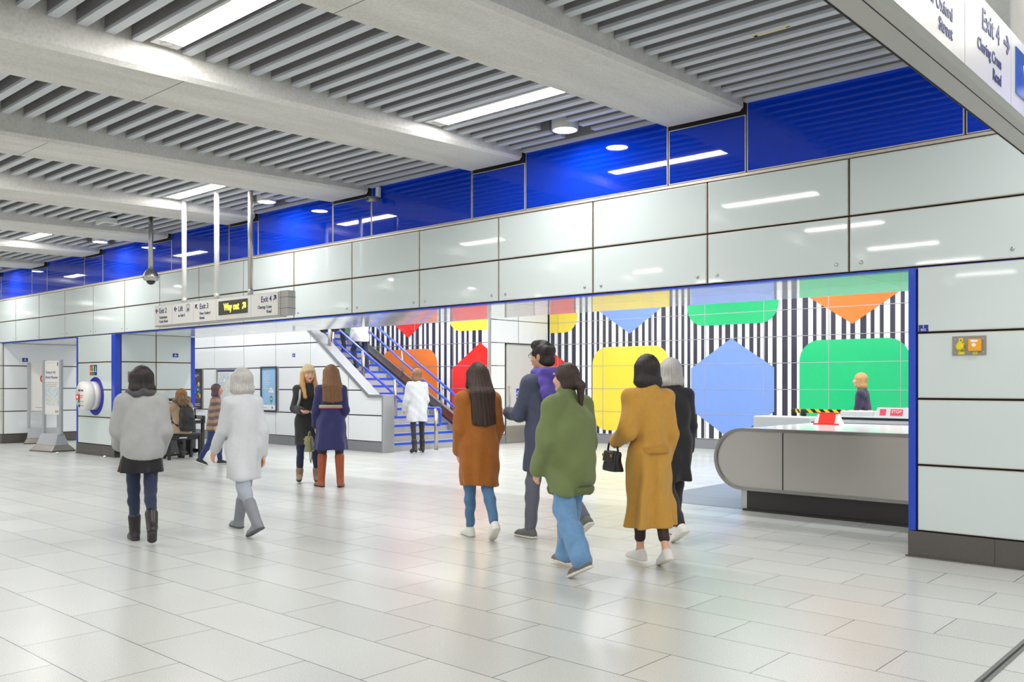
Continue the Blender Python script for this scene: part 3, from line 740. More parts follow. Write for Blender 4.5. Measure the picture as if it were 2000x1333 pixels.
mb.box(-18.97, -18.8, YP-0.003, YP, 0.86, 0.872, grey_ink); mb.lathe([(0.025, 0), (0.025, 0.001)], (-18.58, YP-0.003, 0.867), (0, -1, 0), navy_ink, 14)
mb.build('caption', r)
mb = MB(); 
for dx, dz, rr_ in ((-0.07, 0, 0.04), (-0.01, 0.02, 0.06), (0.06, 0, 0.042)): mb.lathe([(rr_, 0), (rr_, 0.001)], (-18.62+dx, YP-0.001, 1.27+dz), (0, -1, 0), white_ink, 18)
mb.box(-18.73, -18.52, YP-0.003, YP-0.001, 1.225, 1.27, white_ink); mb.build('cloud', r)
mb = MB(); gb = mat('balloon_green', '#4c9b62', 0.5)
mb.prism([(-18.62+0.055*math.sin(a), YP-0.002, 1.07+0.085*math.cos(a)) for a in [i*math.pi/9 for i in range(18)]], (0, -0.001, 0), gb)
mb.lathe([(0.024, 0), (0.024, 0.0005)], (-18.62, YP-0.0032, 1.075), (0, -1, 0), white_ink, 12); mb.box(-18.63, -18.61, YP-0.003, YP-0.002, 0.95, 0.99, gb); mb.build('balloon', r)

# board stands
def stand(loc, rz, sc_, label, cutout):
    r = empty('sign_stand', loc, R(rz)); tag(r, label, 'sign stand')
    cgrey = mat('stand_grey', '#a9acb0', 0.45, noise=0.06, nscale=8)
    mb = MB()
    def fr(z0, z1, a0, b0, a1, b1, m): mb.hexa([(-a0, -b0, z0), (a0, -b0, z0), (a0, b0, z0), (-a0, b0, z0), (-a1, -b1, z1), (a1, -b1, z1), (a1, b1, z1), (-a1, b1, z1)], m, 0.01)
    fr(0.0, 0.02, 0.43, 0.27, 0.43, 0.27, mat('stand_foot', '#4d4b4a', 0.5)); fr(0.02, 0.13, 0.43, 0.27, 0.36, 0.17, mat('stand_rim', '#a09a93', 0.3, 0.8))
    fr(0.13, 0.37, 0.36, 0.16, 0.32, 0.07, cgrey)
    mb.build('base', r, local=True)
    for s in (-1, 1):
        mb = MB(); mb.box(s*0.32-0.035, s*0.32+0.035, -0.03, 0.03, 0.36, 1.95, cgrey, 0.012); mb.build('post', r, local=True)
    mb = MB(); mb.box(-0.285, 0.285, -0.006, 0.006, 0.78, 1.93, signw); sh = mb.build('notice_sheet', r, local=True)
    if cutout:
        for s, z, sz in (('Going to the', 1.66, 0.085), ('British Museum', 1.55, 0.085)):
            t = text('lettering', s, sz, (0, 0, 0), F, navy_ink, None, sx=0.85); t.parent = sh; t.location = (-0.25, -0.0065, z)
        mb = MB()
        for i in range(3): mb.box(-0.25, 0.2-0.03*i, -0.0072, -0.006, 1.46-i*0.04, 1.47-i*0.04, grey_ink)
        mb.box(0.19, 0.22, -0.0072, -0.006, 1.82, 1.90, black); mb.box(-0.24, 0.1, -0.0072, -0.006, 1.885, 1.89, grey_ink); mb.box(0.12, 0.16, -0.0072, -0.006, 0.82, 0.87, grey_ink); mb.box(0.18, 0.22, -0.0072, -0.006, 0.82, 0.87, grey_ink)
        mb.build('small_print', sh, local=True)
        mb = MB(); mb.box(-0.265, 0.255, -0.0075, -0.006, 0.98, 1.36, map_m); mb.build('street_map', sh, local=True)
    else:
        mb = MB(); mb.lathe([(0.13, 0), (0.13, 0.001), (0.105, 0.0012)], (0.05, -0.006, 1.56), (0, -1, 0), red_ink, 32); mb.lathe([(0.1, 0), (0.1, 0.0008)], (0.05, -0.0068, 1.56), (0, -1, 0), signw, 32); mb.build('ring_symbol', sh, local=True)
        mb = MB()
        for i, w in enumerate((0.12, 0.1, 0.16, 0.13)): mb.box(0.25-w, 0.25, -0.0072, -0.006, 1.36-i*0.06, 1.375-i*0.06, grey_ink if i else navy_ink)
        mb.box(-0.18, 0.1, -0.0072, -0.006, 0.86, 0.87, grey_ink); mb.build('caption', sh, local=True)
    return r
stand((-20.2, 7.72, 0), 9.4, 1, 'grey two-post board stand with a map sheet about the British Museum', True)
stand((-23.03, 8.6, 0), 72, 1, 'grey two-post board stand with a plain white sheet and part of a red ring', False)

# ================================================================== WALL ART (plain blocks of colour over banding)
art = {'yellow': mat('art_yellow', '#f4da4c', 0.12, noise=0.02), 'blue': mat('art_blue', '#7d9de8', 0.12, noise=0.03), 'green': mat('art_green', '#22c27c', 0.12, noise=0.03),
       'red': mat('art_red', '#e8342a', 0.12, noise=0.03), 'orange': mat('art_orange', '#ee8038', 0.12, noise=0.03)}
band_m = mat('art_charcoal', '#3a3846', 0.12, noise=0.1, nscale=2)
def clip(poly, x=None, keep='gt', z=None):
    out = []
    for a, b in zip(poly, poly[1:]+poly[:1]):
        fa, fb = ((p[0]-x) if x is not None else (p[1]-z) for p in (a, b))
        if keep == 'lt': fa, fb = -fa, -fb
        if fa >= 0: out.append(a)
        if fa*fb < 0: t = fa/(fa-fb); out.append((a[0]+(b[0]-a[0])*t, a[1]+(b[1]-a[1])*t))
    return out
def rsq(cx, cz):
    hw, hh, rr_ = 1.09, 1.0, 0.42; o = []
    for k, (sx, sz) in enumerate(((1, 1), (-1, 1), (-1, -1), (1, -1))):
        for i in range(9):
            a = R(90*k+i*11.25); o.append((cx+sx*(hw-rr_)+rr_*math.cos(a), cz+sz*(hh-rr_)+rr_*math.sin(a)))
    return o
def hexg(cx, cz): return [(cx+1.15*x, cz+1.1*z) for x, z in ((0, 1), (-0.86, 0.42), (-0.86, -0.42), (0, -1), (0.86, -0.42), (0.86, 0.42))]
def mural(name, xa, xb, y, cols, label, seed, vj):
    r = empty(name, ((xa+xb)/2, y, 0.22)); tag(r, label, 'wall art', 'coloured wall art')
    rg = random.Random(seed); mb = MB(); x = xa+0.03
    while x < xb-0.15:
        w = rg.choice((0.075, 0.095, 0.12)); mb.box(x, x+w, y-0.0045, y-0.002, 0.235, 4.0, band_m); x += w+rg.choice((0.08, 0.1, 0.12))
    mb.build('band_pattern', r)
    for cx, lo, hi in cols:
        for shp, cz in ((lo, 1.32), (hi, 3.72)):
            p = (rsq if shp[1] == 'r' else hexg)(cx, cz)
            p = clip(clip(p, x=xa+0.012), x=xb-0.012, keep='lt'); p = clip(clip(p, z=0.235), z=4.0, keep='lt')
            if len(p) > 2:
                mb = MB(); mb.prism([(a, y-0.0075, b) for a, b in p], (0, 0.004, 0), art[shp[0]]); mb.build('rounded_block' if shp[1] == 'r' else 'hexagon_block', r)
    mb = MB()
    for z in ROWS[1:]+[2.97, 3.52]: mb.box(xa, xb, y-0.011, y-0.002, z-0.006, z+0.006, silver)
    for x in vj: mb.box(x-0.006, x+0.006, y-0.0112, y-0.002, 0.22, 4.0, silver)
    mb.build('panel_joint', r)
cY, cB, cG, cR, cO = ('yellow', 'r'), ('blue', 'h'), ('green', 'r'), ('red', 'h'), ('orange', 'r')
mural('wall_mural', -14.55, -1.5, YR-0.0, [(-14.75, cR, cY), (-12.11, cY, cB), (-9.47, cB, cG), (-6.84, cG, ('orange', 'h')), (-4.2, cR, cY)], 'wall art of coloured blocks over dark bands behind the steel counter', 5, cuts(-14.57, -1.5, -12.89, 1.393)[1:-1])
mural('wall_mural', -26, -14.65, YL-0.0, [(-14.90, cR, cY), (-17.47, cO, ('red', 'h')), (-20.1, cB, cG), (-22.8, cG, ('orange', 'h'))], 'wall art of coloured blocks over dark bands beside the stair', 9, cuts(-26, -14.65, -14.44, 1.39)[1:-1])

# ================================================================== STAIR RAILS
def rail_pair(pts_list, y, posts, label):
    r = empty('handrail', (posts[-1][0], y, posts[-1][1])); tag(r, label, 'handrail', 'blue stair handrails')
    for pts in pts_list:
        mb = MB(); mb.tube([(x, y, z) for x, z in pts], 0.028, rail_blue, 12); mb.build('rail', r)
    for x, z0, z1, rad in posts:
        mb = MB(); mb.tube([(x, y, z0), (x, y, z1)], rad, steel, 14); mb.build('post', r)
    return r
tz = lambda x: max(0.0, RI*math.ceil((SX-x)/TR-1e-6)) if x < SX else 0
YC = 13.45
cr = lambda x, o: 0.91-o+(-14.62-x)*0.585
loop = [(-20.4, cr(-20.4, 0)), (-14.7, cr(-14.7, 0)), (-14.6, 0.905), (-14.22, 0.905), (-14.20, 0.885), (-14.20, 0.565), (-14.22, 0.545), (-14.6, 0.545), (-14.7, cr(-14.7, 0.36)), (-20.4, cr(-20.4, 0.36))]
rail_pair([loop], YC, [(-18.03, tz(-18.03), cr(-18.03, 0), 0.045), (-16.85, tz(-16.85), cr(-16.85, 0), 0.045), (-15.69, tz(-15.69), cr(-15.69, 0), 0.045), (-14.33, 0.0, 0.90, 0.045)], 'central double blue handrail dividing the stair, with a loop end')
wr = lambda x, o: 1.0-o+(-14.84-x)*0.605
rail_pair([[(-20.4, wr(-20.4, 0)), (-14.7, wr(-14.7, 0)), (-14.5, 0.90)], [(-20.4, wr(-20.4, 0.3)), (-14.7, wr(-14.7, 0.3)), (-14.5, 0.60)]], 14.8, [(x, nz(x)+0.06, wr(x, 0), 0.02) for x in (-18.4, -17.0, -15.6, -14.7)], 'double blue handrail along the coloured wall of the stair')
# twin dome cameras on a post over the stair wall
r = empty('twin_dome_camera', (-16.5, 12.22, 2.3)); tag(r, 'pair of grey dome cameras on a T-shaped post above the sloping stair wall', 'camera')
mb = MB(); mb.tube([(-16.5, 12.22, 2.275), (-16.5, 12.22, 2.72)], 0.035, steel, 14); mb.build('post', r)
mb = MB(); mb.tube([(-16.85, 12.22, 2.72), (-16.15, 12.22, 2.72)], 0.022, steel, 12)
for x in (-16.70, -16.30): mb.lathe([(0.13, 0), (0.13, 0.015)], (x, 12.22, 2.70), (0, 0, 1), signgrey, 22)
mb.build('bracket', r)
for x in (-16.70, -16.30):
    mb = MB(); mb.lathe([(0.11, 0.0), (0.105, -0.05), (0.07, -0.1), (0.001, -0.12)], (x, 12.22, 2.70), (0, 0, 1), mat('smoked_dome', '#2a2a2e', 0.1), 22); mb.build('dome', r)
    mb = MB(); mb.lathe([(0.11, 0.0), (0.105, 0.08), (0.07, 0.13), (0.001, 0.14)], (x, 12.22, 2.715), (0, 0, 1), signgrey, 22); mb.build('cover', r)

# ================================================================== GATES AND COUNTER BEHIND THE PIER
r = empty('service_counter', (-2.5, 10.3, 0)); tag(r, 'long brushed steel counter with a rounded end and black granite base', 'counter')
def stad(x1, cx, cz, rad, n=20): return [(x1, cz-rad)]+[(x1, cz+rad)]+[(cx+rad*math.cos(R(90+180*i/n)), cz+rad*math.sin(R(90+180*i/n))) for i in range(n+1)]
CX, CZ, CR_ = -4.905, 0.585, 0.352
mb = MB(); mb.prism([(x, 9.375, z) for x, z in stad(1.2, CX, CZ, CR_-0.015)], (0, 1.86, 0), steel); mb.build('body', r)
mb = MB()
o_, i_ = stad(1.2, CX, CZ, CR_), stad(1.2, CX, CZ, CR_-0.034)
for k in range(1, len(o_)):
    a, b, c_, d_ = o_[k], o_[(k+1) % len(o_)], i_[(k+1) % len(o_)], i_[k]
    mb.prism([(p[0], 9.352, p[1]) for p in (a, b, c_, d_)], (0, 1.9, 0), steel_dark)
mb.build('edge_band', r)
mb = MB(); mb.box(-4.424, -4.412, 9.372, 9.38, 0.27, 0.90, joint); mb.box(-2.6, -2.59, 9.372, 9.38, 0.27, 0.90, joint); mb.build('panel_joint', r)
mb = MB(); mb.box(-4.86, 1.2, 9.37, 11.23, CZ+CR_-0.002, CZ+CR_+0.004, mat('counter_top_white', '#e4e5e8', 0.15, noise=0.03)); mb.build('worktop', r)
mb = MB(); mb.box(-4.86, 1.2, 9.40, 11.2, 0.0, 0.24, black_gran); mb.box(-4.9, 1.2, 9.37, 11.22, 0, 0.025, black_gran); mb.build('base', r)
mb = MB(); mb.box(-4.93, -4.86, 9.395, 11.2, 0.0, 0.245, silver); mb.build('end_plate', r)

r = empty('caution_marker', (-4.5, 10.8, 0.941)); tag(r, 'red tent-shaped marker with white ends lying on the steel counter', 'marker')
mb = MB(); mb.hexa([(-4.665, 10.74, 0.941), (-4.335, 10.74, 0.941), (-4.335, 10.9, 0.941), (-4.665, 10.9, 0.941), (-4.625, 10.80, 1.085), (-4.375, 10.80, 1.085), (-4.375, 10.84, 1.085), (-4.625, 10.84, 1.085)], mat('marker_white', '#e8e8ea', 0.4, noise=0.03), 0.006); mb.build('body', r)
rd = mat('marker_red', '#f0301c', 0.4, noise=0.04)
mb = MB(); mb.hexa([(-4.60, 10.734, 0.955), (-4.40, 10.734, 0.955), (-4.40, 10.76, 0.955), (-4.60, 10.76, 0.955), (-4.60, 10.791, 1.075), (-4.40, 10.791, 1.075), (-4.40, 10.81, 1.075), (-4.60, 10.81, 1.075)], rd)
mb.box(-4.66, -4.34, 10.73, 10.74, 0.941, 0.957, rd); mb.box(-4.63, -4.37, 10.79, 10.85, 1.075, 1.088, rd); mb.build('red_face', r)

gate_w = mat('gate_casing', '#d3d7da', 0.3, noise=0.03, nscale=5)
def gate(name, x0, x1, y0, y1, z1, label, lines=False):
    r = empty(name, ((x0+x1)/2, (y0+y1)/2, 0)); tag(r, label, 'ticket gate', 'ticket gate cabinets')
    mb = MB(); mb.box(x0, x1, y0, y1, 0.08, z1, gate_w, 0.02); mb.build('cabinet', r)
    mb = MB(); mb.box(x0+0.03, x1-0.03, y0+0.03, y1-0.03, 0, 0.09, black_gran); mb.build('plinth', r)
    if lines:
        mb = MB(); mb.box(x0-0.002, x1, y0-0.004, y0+0.01, z1-0.05, z1-0.02, black); mb.box(x0-0.002, x1, y0-0.004, y0+0.01, z1-0.13, z1-0.10, dframe); mb.build('side_strip', r)
    else:
        mb = MB(); mb.box(x1-0.001, x1+0.003, y0+0.05, y0+0.2, z1-0.1, z1-0.06, black); mb.build('card_slot', r)
    return r
gate('ticket_gate', -5.83, -5.02, 11.45, 11.8, 1.0, 'pale grey gate cabinet just behind the rounded end of the steel counter')
gate('ticket_gate', -5.0, 1.0, 12.3, 12.7, 1.0, 'long pale gate cabinet with dark side strips behind the red marker', True)
r = empty('gate_tray', (-5.0, 12.5, 1.0)); tag(r, 'flat white tray on the long gate cabinet behind the red marker', 'tray')
mb = MB(); mb.box(-4.98, -4.55, 12.36, 12.64, 1.0, 1.06, gate_w, 0.008); mb.build('body', r)
mb = MB(); mb.box(-4.96, -4.57, 12.38, 12.62, 1.06, 1.068, white_ink); mb.build('lid', r)
r = empty('stop_block', (-4.25, 12.45, 1.0)); tag(r, 'white block with red STOP labels on the long gate cabinet', 'sign block')
mb = MB(); mb.hexa([(-4.52, 12.36, 1.0), (-4.05, 12.36, 1.0), (-4.05, 12.6, 1.0), (-4.52, 12.6, 1.0), (-4.48, 12.40, 1.12), (-4.09, 12.40, 1.12), (-4.09, 12.56, 1.12), (-4.48, 12.56, 1.12)], gate_w, 0.006); mb.box(-4.47, -4.10, 12.41, 12.55, 1.118, 1.124, red_ink); mb.build('body', r)
for x0_, x1_, s in ((-4.44, -4.36, 'NO'), (-4.30, -4.14, 'STOP')):
    mb = MB(); mb.hexa([(x0_, 12.360, 1.015), (x1_, 12.360, 1.015), (x1_, 12.37, 1.015), (x0_, 12.37, 1.015), (x0_, 12.388, 1.10), (x1_, 12.388, 1.10), (x1_, 12.40, 1.10), (x0_, 12.40, 1.10)], mat('stop_pink', '#e2495c', 0.4)); lb = mb.build('label_plate', r)
    if s == 'STOP': text('lettering', s, 0.055, ((x0_+x1_)/2, 12.366, 1.05), (71, 0, 0), white_ink, lb, align='CENTER')
for x, y, lb in ((-6.22, 13.6, 'black belt post nearest the blue wall block, holding the hazard tape'), (-5.93, 13.3, 'black belt post with hazard tape behind the red marker'), (-3.9, 13.6, 'black belt post hidden behind the blue corner strip')):
    r = empty('belt_post', (x, y, 0)); tag(r, lb, 'barrier post', 'black belt posts')
    mb = MB(); mb.lathe([(0.17, 0), (0.17, 0.015), (0.05, 0.04), (0.032, 0.06)], (x, y, 0), (0, 0, 1), black, 24); mb.build('base', r)
    mb = MB(); mb.tube([(x, y, 0.04), (x, y, 0.95)], 0.03, black, 14); mb.build('pole', r)
    mb = MB(); mb.lathe([(0.04, 0), (0.045, 0.02), (0.045, 0.1), (0.035, 0.115)], (x, y, 0.94), (0, 0, 1), black, 18); mb.build('belt_head', r)
def hazard_mat():
    m = bpy.data.materials.new('hazard_stripe'); m.use_nodes = True; nt = m.node_tree; b = nt.nodes['Principled BSDF']
    tc = nt.nodes.new('ShaderNodeTexCoord'); mp = nt.nodes.new('ShaderNodeMapping'); mp.inputs['Rotation'].default_value = (0, R(45), 0)
    wv = nt.nodes.new('ShaderNodeTexWave'); wv.bands_direction = 'X'; wv.inputs['Scale'].default_value = 3.2
    cr = nt.nodes.new('ShaderNodeValToRGB'); cr.color_ramp.interpolation = 'CONSTANT'; cr.color_ramp.elements[0].color = lin('#1c1c1c'); cr.color_ramp.elements[1].position = 0.5; cr.color_ramp.elements[1].color = lin('#f4cf1e')
    nt.links.new(tc.outputs['Object'], mp.inputs['Vector']); nt.links.new(mp.outputs['Vector'], wv.inputs['Vector']); nt.links.new(wv.outputs['Fac'], cr.inputs['Fac']); nt.links.new(cr.outputs['Color'], b.inputs['Base Color']); return m
hz = hazard_mat()
for a, b, lb in (((-6.17, 13.6), (-3.95, 13.6), 'black and yellow hazard tape strung between the far belt posts'), ((-6.175, 13.555), (-5.98, 13.35), 'short black and yellow hazard tape between the two close belt posts')):
    mb = MB(); d = Vector((b[0]-a[0], b[1]-a[1])).normalized(); nrm = Vector((-d.y, d.x))*0.002
    mb.hexa([(a[0]-nrm.x, a[1]-nrm.y, 0.985), (b[0]-nrm.x, b[1]-nrm.y, 0.985), (b[0]+nrm.x, b[1]+nrm.y, 0.985), (a[0]+nrm.x, a[1]+nrm.y, 0.985),
             (a[0]-nrm.x, a[1]-nrm.y, 1.045), (b[0]-nrm.x, b[1]-nrm.y, 1.045), (b[0]+nrm.x, b[1]+nrm.y, 1.045), (a[0]+nrm.x, a[1]+nrm.y, 1.045)], hz)
    tag(mb.build('hazard_tape', origin=((a[0]+b[0])/2, (a[1]+b[1])/2, 1.015)), lb, 'tape', 'hazard tapes')

# ================================================================== PIANO CORNER
r = empty('banner_board', (-17.42, 8.6, 0.3)); tag(r, 'black printed banner board with big white numbers on the pillar behind the piano', 'banner')
mb = MB(); mb.box(-17.422, -17.402, 7.80, 9.40, 0.06, 1.14, mat('banner_black', '#2b2a2d', 0.45, noise=0.1)); mb.build('board', r)
text('lettering', '88', 0.46, (-17.4015, 7.83, 0.43), G, white_ink, r, sx=0.62)
mb = MB(); mb.box(-17.4025, -17.401, 7.83, 8.15, 0.30, 0.36, red_ink)
for z in (1.04, 1.02, 0.94, 0.86, 0.83, 0.78): mb.box(-17.4025, -17.401, 7.86, 8.02, z, z+0.012, white_ink)
for z in (1.06, 1.01): mb.box(-17.4025, -17.401, 8.66, 9.0, z, z+0.022, white_ink)
for q in ((9.22, 9.37, 1.09, 1.10), (9.22, 9.37, 1.00, 1.01), (9.22, 9.23, 1.0, 1.1), (9.36, 9.37, 1.0, 1.1)): mb.box(-17.4025, -17.401, q[0], q[1], q[2], q[3], white_ink)
mb.build('caption', r)
pb = mat('piano_black', '#1a1718', 0.15, noise=0.15, nscale=4, coat=0.5)
r = empty('upright_piano', (-17.1, 8.72, 0)); tag(r, 'low black piano against the banner board in front of the seated player', 'piano')
mb = MB(); mb.box(-17.39, -17.08, 8.1, 9.32, 0.06, 0.92, pb, 0.008); mb.box(-17.395, -17.05, 8.08, 9.34, 0.92, 0.95, pb, 0.006); mb.box(-17.39, -17.06, 8.09, 9.33, 0.02, 0.08, pb); mb.build('case', r)
mb = MB(); mb.box(-17.1, -16.74, 8.09, 9.33, 0.64, 0.71, pb, 0.005)
for y in (8.09, 9.27): mb.box(-17.1, -16.72, y, y+0.06, 0.64, 0.80, pb, 0.012)
mb.build('keybed', r)
mb = MB(); mb.box(-16.96, -16.78, 8.16, 9.26, 0.71, 0.728, white_ink)
for i in range(36):
    if i % 7 in (0, 1, 3, 4, 5): mb.box(-16.96, -16.86, 8.178+i*0.03, 8.191+i*0.03, 0.728, 0.738, black)
mb.build('keyboard', r)
for y in (8.12, 9.30):
    mb = MB(); mb.box(-16.80, -16.75, y-0.03, y+0.03, 0.06, 0.64, pb, 0.008); mb.box(-17.1, -16.74, y-0.035, y+0.035, 0.05, 0.12, pb, 0.01); mb.tube([(-16.77, y-0.02, 0.025), (-16.77, y+0.02, 0.025)], 0.025, steel, 12); mb.build('leg', r)
mb = MB(); mb.box(-17.09, -17.06, 8.5, 9.0, 0.74, 0.92, pb, 0.004); mb.build('music_desk', r)
brass = mat('brass', '#c9a24a', 0.25, 0.9)
for y in (8.6, 8.7, 8.8):
    mb = MB(); mb.box(-17.07, -16.93, y-0.02, y+0.02, 0.05, 0.065, brass, 0.005); mb.build('pedal', r)
r = empty('sheet_music', (-17.0, 9.1, 0.80)); tag(r, 'white sheet of music leaning on the piano beside the player', 'sheet music')
mb = MB(); mb.hexa([(-17.0, 9.02, 0.7285), (-17.0, 9.25, 0.7285), (-16.995, 9.25, 0.7285), (-16.995, 9.02, 0.7285), (-17.042, 9.02, 0.945), (-17.042, 9.25, 0.945), (-17.037, 9.25, 0.945), (-17.037, 9.02, 0.945)], white_ink); mb.build('page', r)
r = empty('piano_bench', (-16.28, 8.55, 0)); tag(r, 'black wooden piano bench under the seated player', 'bench')
mb = MB(); mb.box(-16.48, -16.08, 8.22, 8.9, 0.44, 0.49, black, 0.015); mb.build('seat', r)
mb = MB(); mb.box(-16.46, -16.10, 8.24, 8.88, 0.37, 0.44, black); mb.box(-16.10, -16.097, 8.45, 8.6, 0.40, 0.42, white_ink); mb.build('apron', r)
for x in (-16.45, -16.11):
    for y in (8.25, 8.87): mb = MB(); mb.box(x-0.025, x+0.025, y-0.025, y+0.025, 0.0, 0.44, black, 0.004); mb.build('leg', r)

# small things
tp = mat('masking_tape', '#d8cfa6', 0.7, noise=0.1, nscale=30)
r = empty('masking_tape', (-3.07, 6.4, 4.1)); tag(r, 'strips of yellowed tape stuck across the ceiling louvres near the overhead sign', 'tape')
for x0_, x1_, y0_, y1_ in ((-3.23, -3.20, 6.302, 6.378), (-3.23, -2.94, 6.345, 6.375), (-2.97, -2.94, 6.302, 6.36)):
    mb = MB(); mb.box(x0_, x1_, y0_, y1_, 4.1075, 4.1105, tp); mb.build('strip', r)
pw = mat('paper_white', '#f0efec', 0.8, noise=0.06, nscale=60)
for i_, (x_, y_, lb_) in enumerate(((-19.25, 7.46, 'scrap of white paper on the floor beside the map board stand'), (-17.6, 7.7, 'scrap of white paper on the floor at the foot of the pillar'))):
    mb = MB(); rg_ = random.Random(i_); v_ = [mb.bm.verts.new((x_+0.05*math.cos(a)*rg_.uniform(0.6, 1.2), y_+0.04*math.sin(a)*rg_.uniform(0.6, 1.2), 0.002+rg_.uniform(0, 0.03))) for a in [j*0.785 for j in range(8)]]
    c_ = mb.bm.verts.new((x_, y_, 0.045)); k_ = mb.mi(pw); c2 = mb.bm.verts.new((x_, y_, 0.001))
    for j in range(8):
        mb.bm.faces.new((v_[j], v_[(j+1) % 8], c_)); mb.bm.faces.new((v_[(j+1) % 8], v_[j], c2))
    tag(mb.build('paper_scrap', origin=(x_, y_, 0)), lb_, 'paper')
# ================================================================== PEOPLE
try:
    import openvdb as vdb
except ImportError:
    import pyopenvdb as vdb

class Field:
    """signed distance field on a grid, blended from cones, ellipsoids and lofts"""
    def __init__(s, lo, hi, vox):
        s.v = vox; s.lo = np.array(lo, float); s.n = np.maximum(4, np.ceil((np.array(hi)-s.lo)/vox).astype(int)+1)
        s.F = np.full(tuple(s.n), 0.08, np.float32)
    def sub(s, lo, hi, pad):
        a = np.clip(np.floor((np.array(lo)-pad-s.lo)/s.v).astype(int), 0, s.n); b = np.clip(np.ceil((np.array(hi)+pad-s.lo)/s.v).astype(int)+1, 0, s.n)
        if (b <= a).any(): return None
        ax = [(s.lo[i]+s.v*np.arange(a[i], b[i])).astype(np.float32) for i in range(3)]
        return tuple(slice(a[i], b[i]) for i in range(3)), ax[0][:, None, None], ax[1][None, :, None], ax[2][None, None, :]
    def mix(s, sl, d, k, op='add'):
        F = s.F[sl]
        if op == 'cut':
            h = np.clip(0.5-0.5*(F+d)/k, 0, 1); s.F[sl] = F*(1-h)-d*h+k*h*(1-h); return
        h = np.clip(0.5+0.5*(F-d)/k, 0, 1); s.F[sl] = F*(1-h)+d*h-k*h*(1-h)
    def cone(s, a, b, ra, rb, k=0.015, flat=None, op='add'):
        """tapered capsule; flat = (unit vector, factor): squeezed along that direction"""
        a, b = np.array(a, float), np.array(b, float); r = max(ra, rb)
        q = s.sub(np.minimum(a, b)-r, np.maximum(a, b)+r, k+3*s.v)
        if q is None: return s
        sl, x, y, z = q; d = b-a; L = float(d@d)+1e-9
        px, py, pz = x-a[0], y-a[1], z-a[2]
        t = np.clip((px*d[0]+py*d[1]+pz*d[2])/L, 0, 1)
        vx, vy, vz = px-t*d[0], py-t*d[1], pz-t*d[2]
        rr = ra+(rb-ra)*t
        if flat is not None:
            n, f = np.array(flat[0], float), flat[1]; n /= np.linalg.norm(n); c = vx*n[0]+vy*n[1]+vz*n[2]
            dist = np.sqrt(np.maximum(vx*vx+vy*vy+vz*vz-c*c, 0)+(c/f)**2)
            s.mix(sl, ((dist-rr)*min(1, (1+f)/2)).astype(np.float32), k, op)
        else: s.mix(sl, (np.sqrt(vx*vx+vy*vy+vz*vz)-rr).astype(np.float32), k, op)
        return s
    def ell(s, c, r, M=None, k=0.015, op='add'):
        c = np.array(c, float); r = np.array(r, float); R_ = r.max()
        q = s.sub(c-R_, c+R_, k+3*s.v)
        if q is None: return s
        sl, x, y, z = q; px, py, pz = x-c[0], y-c[1], z-c[2]
        if M is not None:
            M = np.array(M); px, py, pz = (M[0, i]*px+M[1, i]*py+M[2, i]*pz for i in range(3))
        k0 = np.sqrt((px/r[0])**2+(py/r[1])**2+(pz/r[2])**2); k1 = np.sqrt((px/r[0]**2)**2+(py/r[1]**2)**2+(pz/r[2]**2)**2)+1e-6
        s.mix(sl, (k0*(k0-1)/k1).astype(np.float32), k, op); return s
    def loft(s, rows, k=0.02, p=2.2, fold=None):
        """rows (z, cx, cy, rx, ry): stacked ellipses, smoothly joined; fold = (count, depth at hem, seed)"""
        rows = sorted(rows); A = np.array(rows, float); zs = np.linspace(A[0, 0], A[-1, 0], 90)
        def sm(col_):
            v = np.interp(zs, A[:, 0], A[:, col_]); kk = np.ones(9)/9; w = np.concatenate([np.repeat(v[0], 4), v, np.repeat(v[-1], 4)])
            return np.convolve(w, kk, 'valid')
        T = [sm(i) for i in range(1, 5)]
        mx = A[:, 3].max(), A[:, 4].max()
        q = s.sub((A[:, 1].min()-mx[0], A[:, 2].min()-mx[1], A[0, 0]), (A[:, 1].max()+mx[0], A[:, 2].max()+mx[1], A[-1, 0]), k+3*s.v)
        sl, x, y, z = q; cx, cy, rx, ry = (np.interp(z, zs, t).astype(np.float32) for t in T)
        u, w = (x-cx)/rx, (y-cy)/ry
        qd = (np.abs(u)**p+np.abs(w)**p)**(1/p)
        if fold:
            th = np.arctan2(w, u); f = np.clip((A[-1, 0]-z)/(A[-1, 0]-A[0, 0]), 0, 1)**2; rg = np.random.default_rng(fold[2]); o = rg.uniform(0, 6, 4)
            wv = np.sin(fold[0]*th+o[0]+1.5*z)+0.6*np.sin((fold[0]+3)*th+o[1]-3*z)+0.4*np.sin(2*th+o[2])
            qd = qd*(1+fold[1]*f*wv/np.maximum(np.minimum(rx, ry), 0.05))
        d = (qd-1)*np.minimum(rx, ry)*0.95
        dz = np.maximum(A[0, 0]-z, z-A[-1, 0])
        s.mix(sl, np.maximum(d, dz).astype(np.float32), k); return s
    def ripple(s, amp, freq, seed, zs=0.3):
        """soft creases: a few crossing waves, flatter along z where zs is small"""
        q = s.sub(s.lo, s.lo+s.v*(s.n-1), 0); sl, x, y, z = q; rg = np.random.default_rng(seed); w = 0
        for i in range(4):
            a = rg.uniform(0, 6.28); f = freq*rg.uniform(0.6, 1.4)
            w = w+np.sin(f*(math.cos(a)*x+math.sin(a)*y)+f*zs*rg.uniform(0.5, 1.5)*z*rg.choice([-1, 1])+rg.uniform(0, 6))
        s.F[sl] += (amp*0.5*w).astype(np.float32); return s
    def strands(s, amp, n, seed, c=(0, 0)):
        q = s.sub(s.lo, s.lo+s.v*(s.n-1), 0); sl, x, y, z = q; th = np.arctan2(y-c[1], x-c[0])
        s.F[sl] += (amp*(np.sin(n*th+4*np.sin(5*z))+0.6*np.sin(n*1.7*th+3*z+1))).astype(np.float32); return s
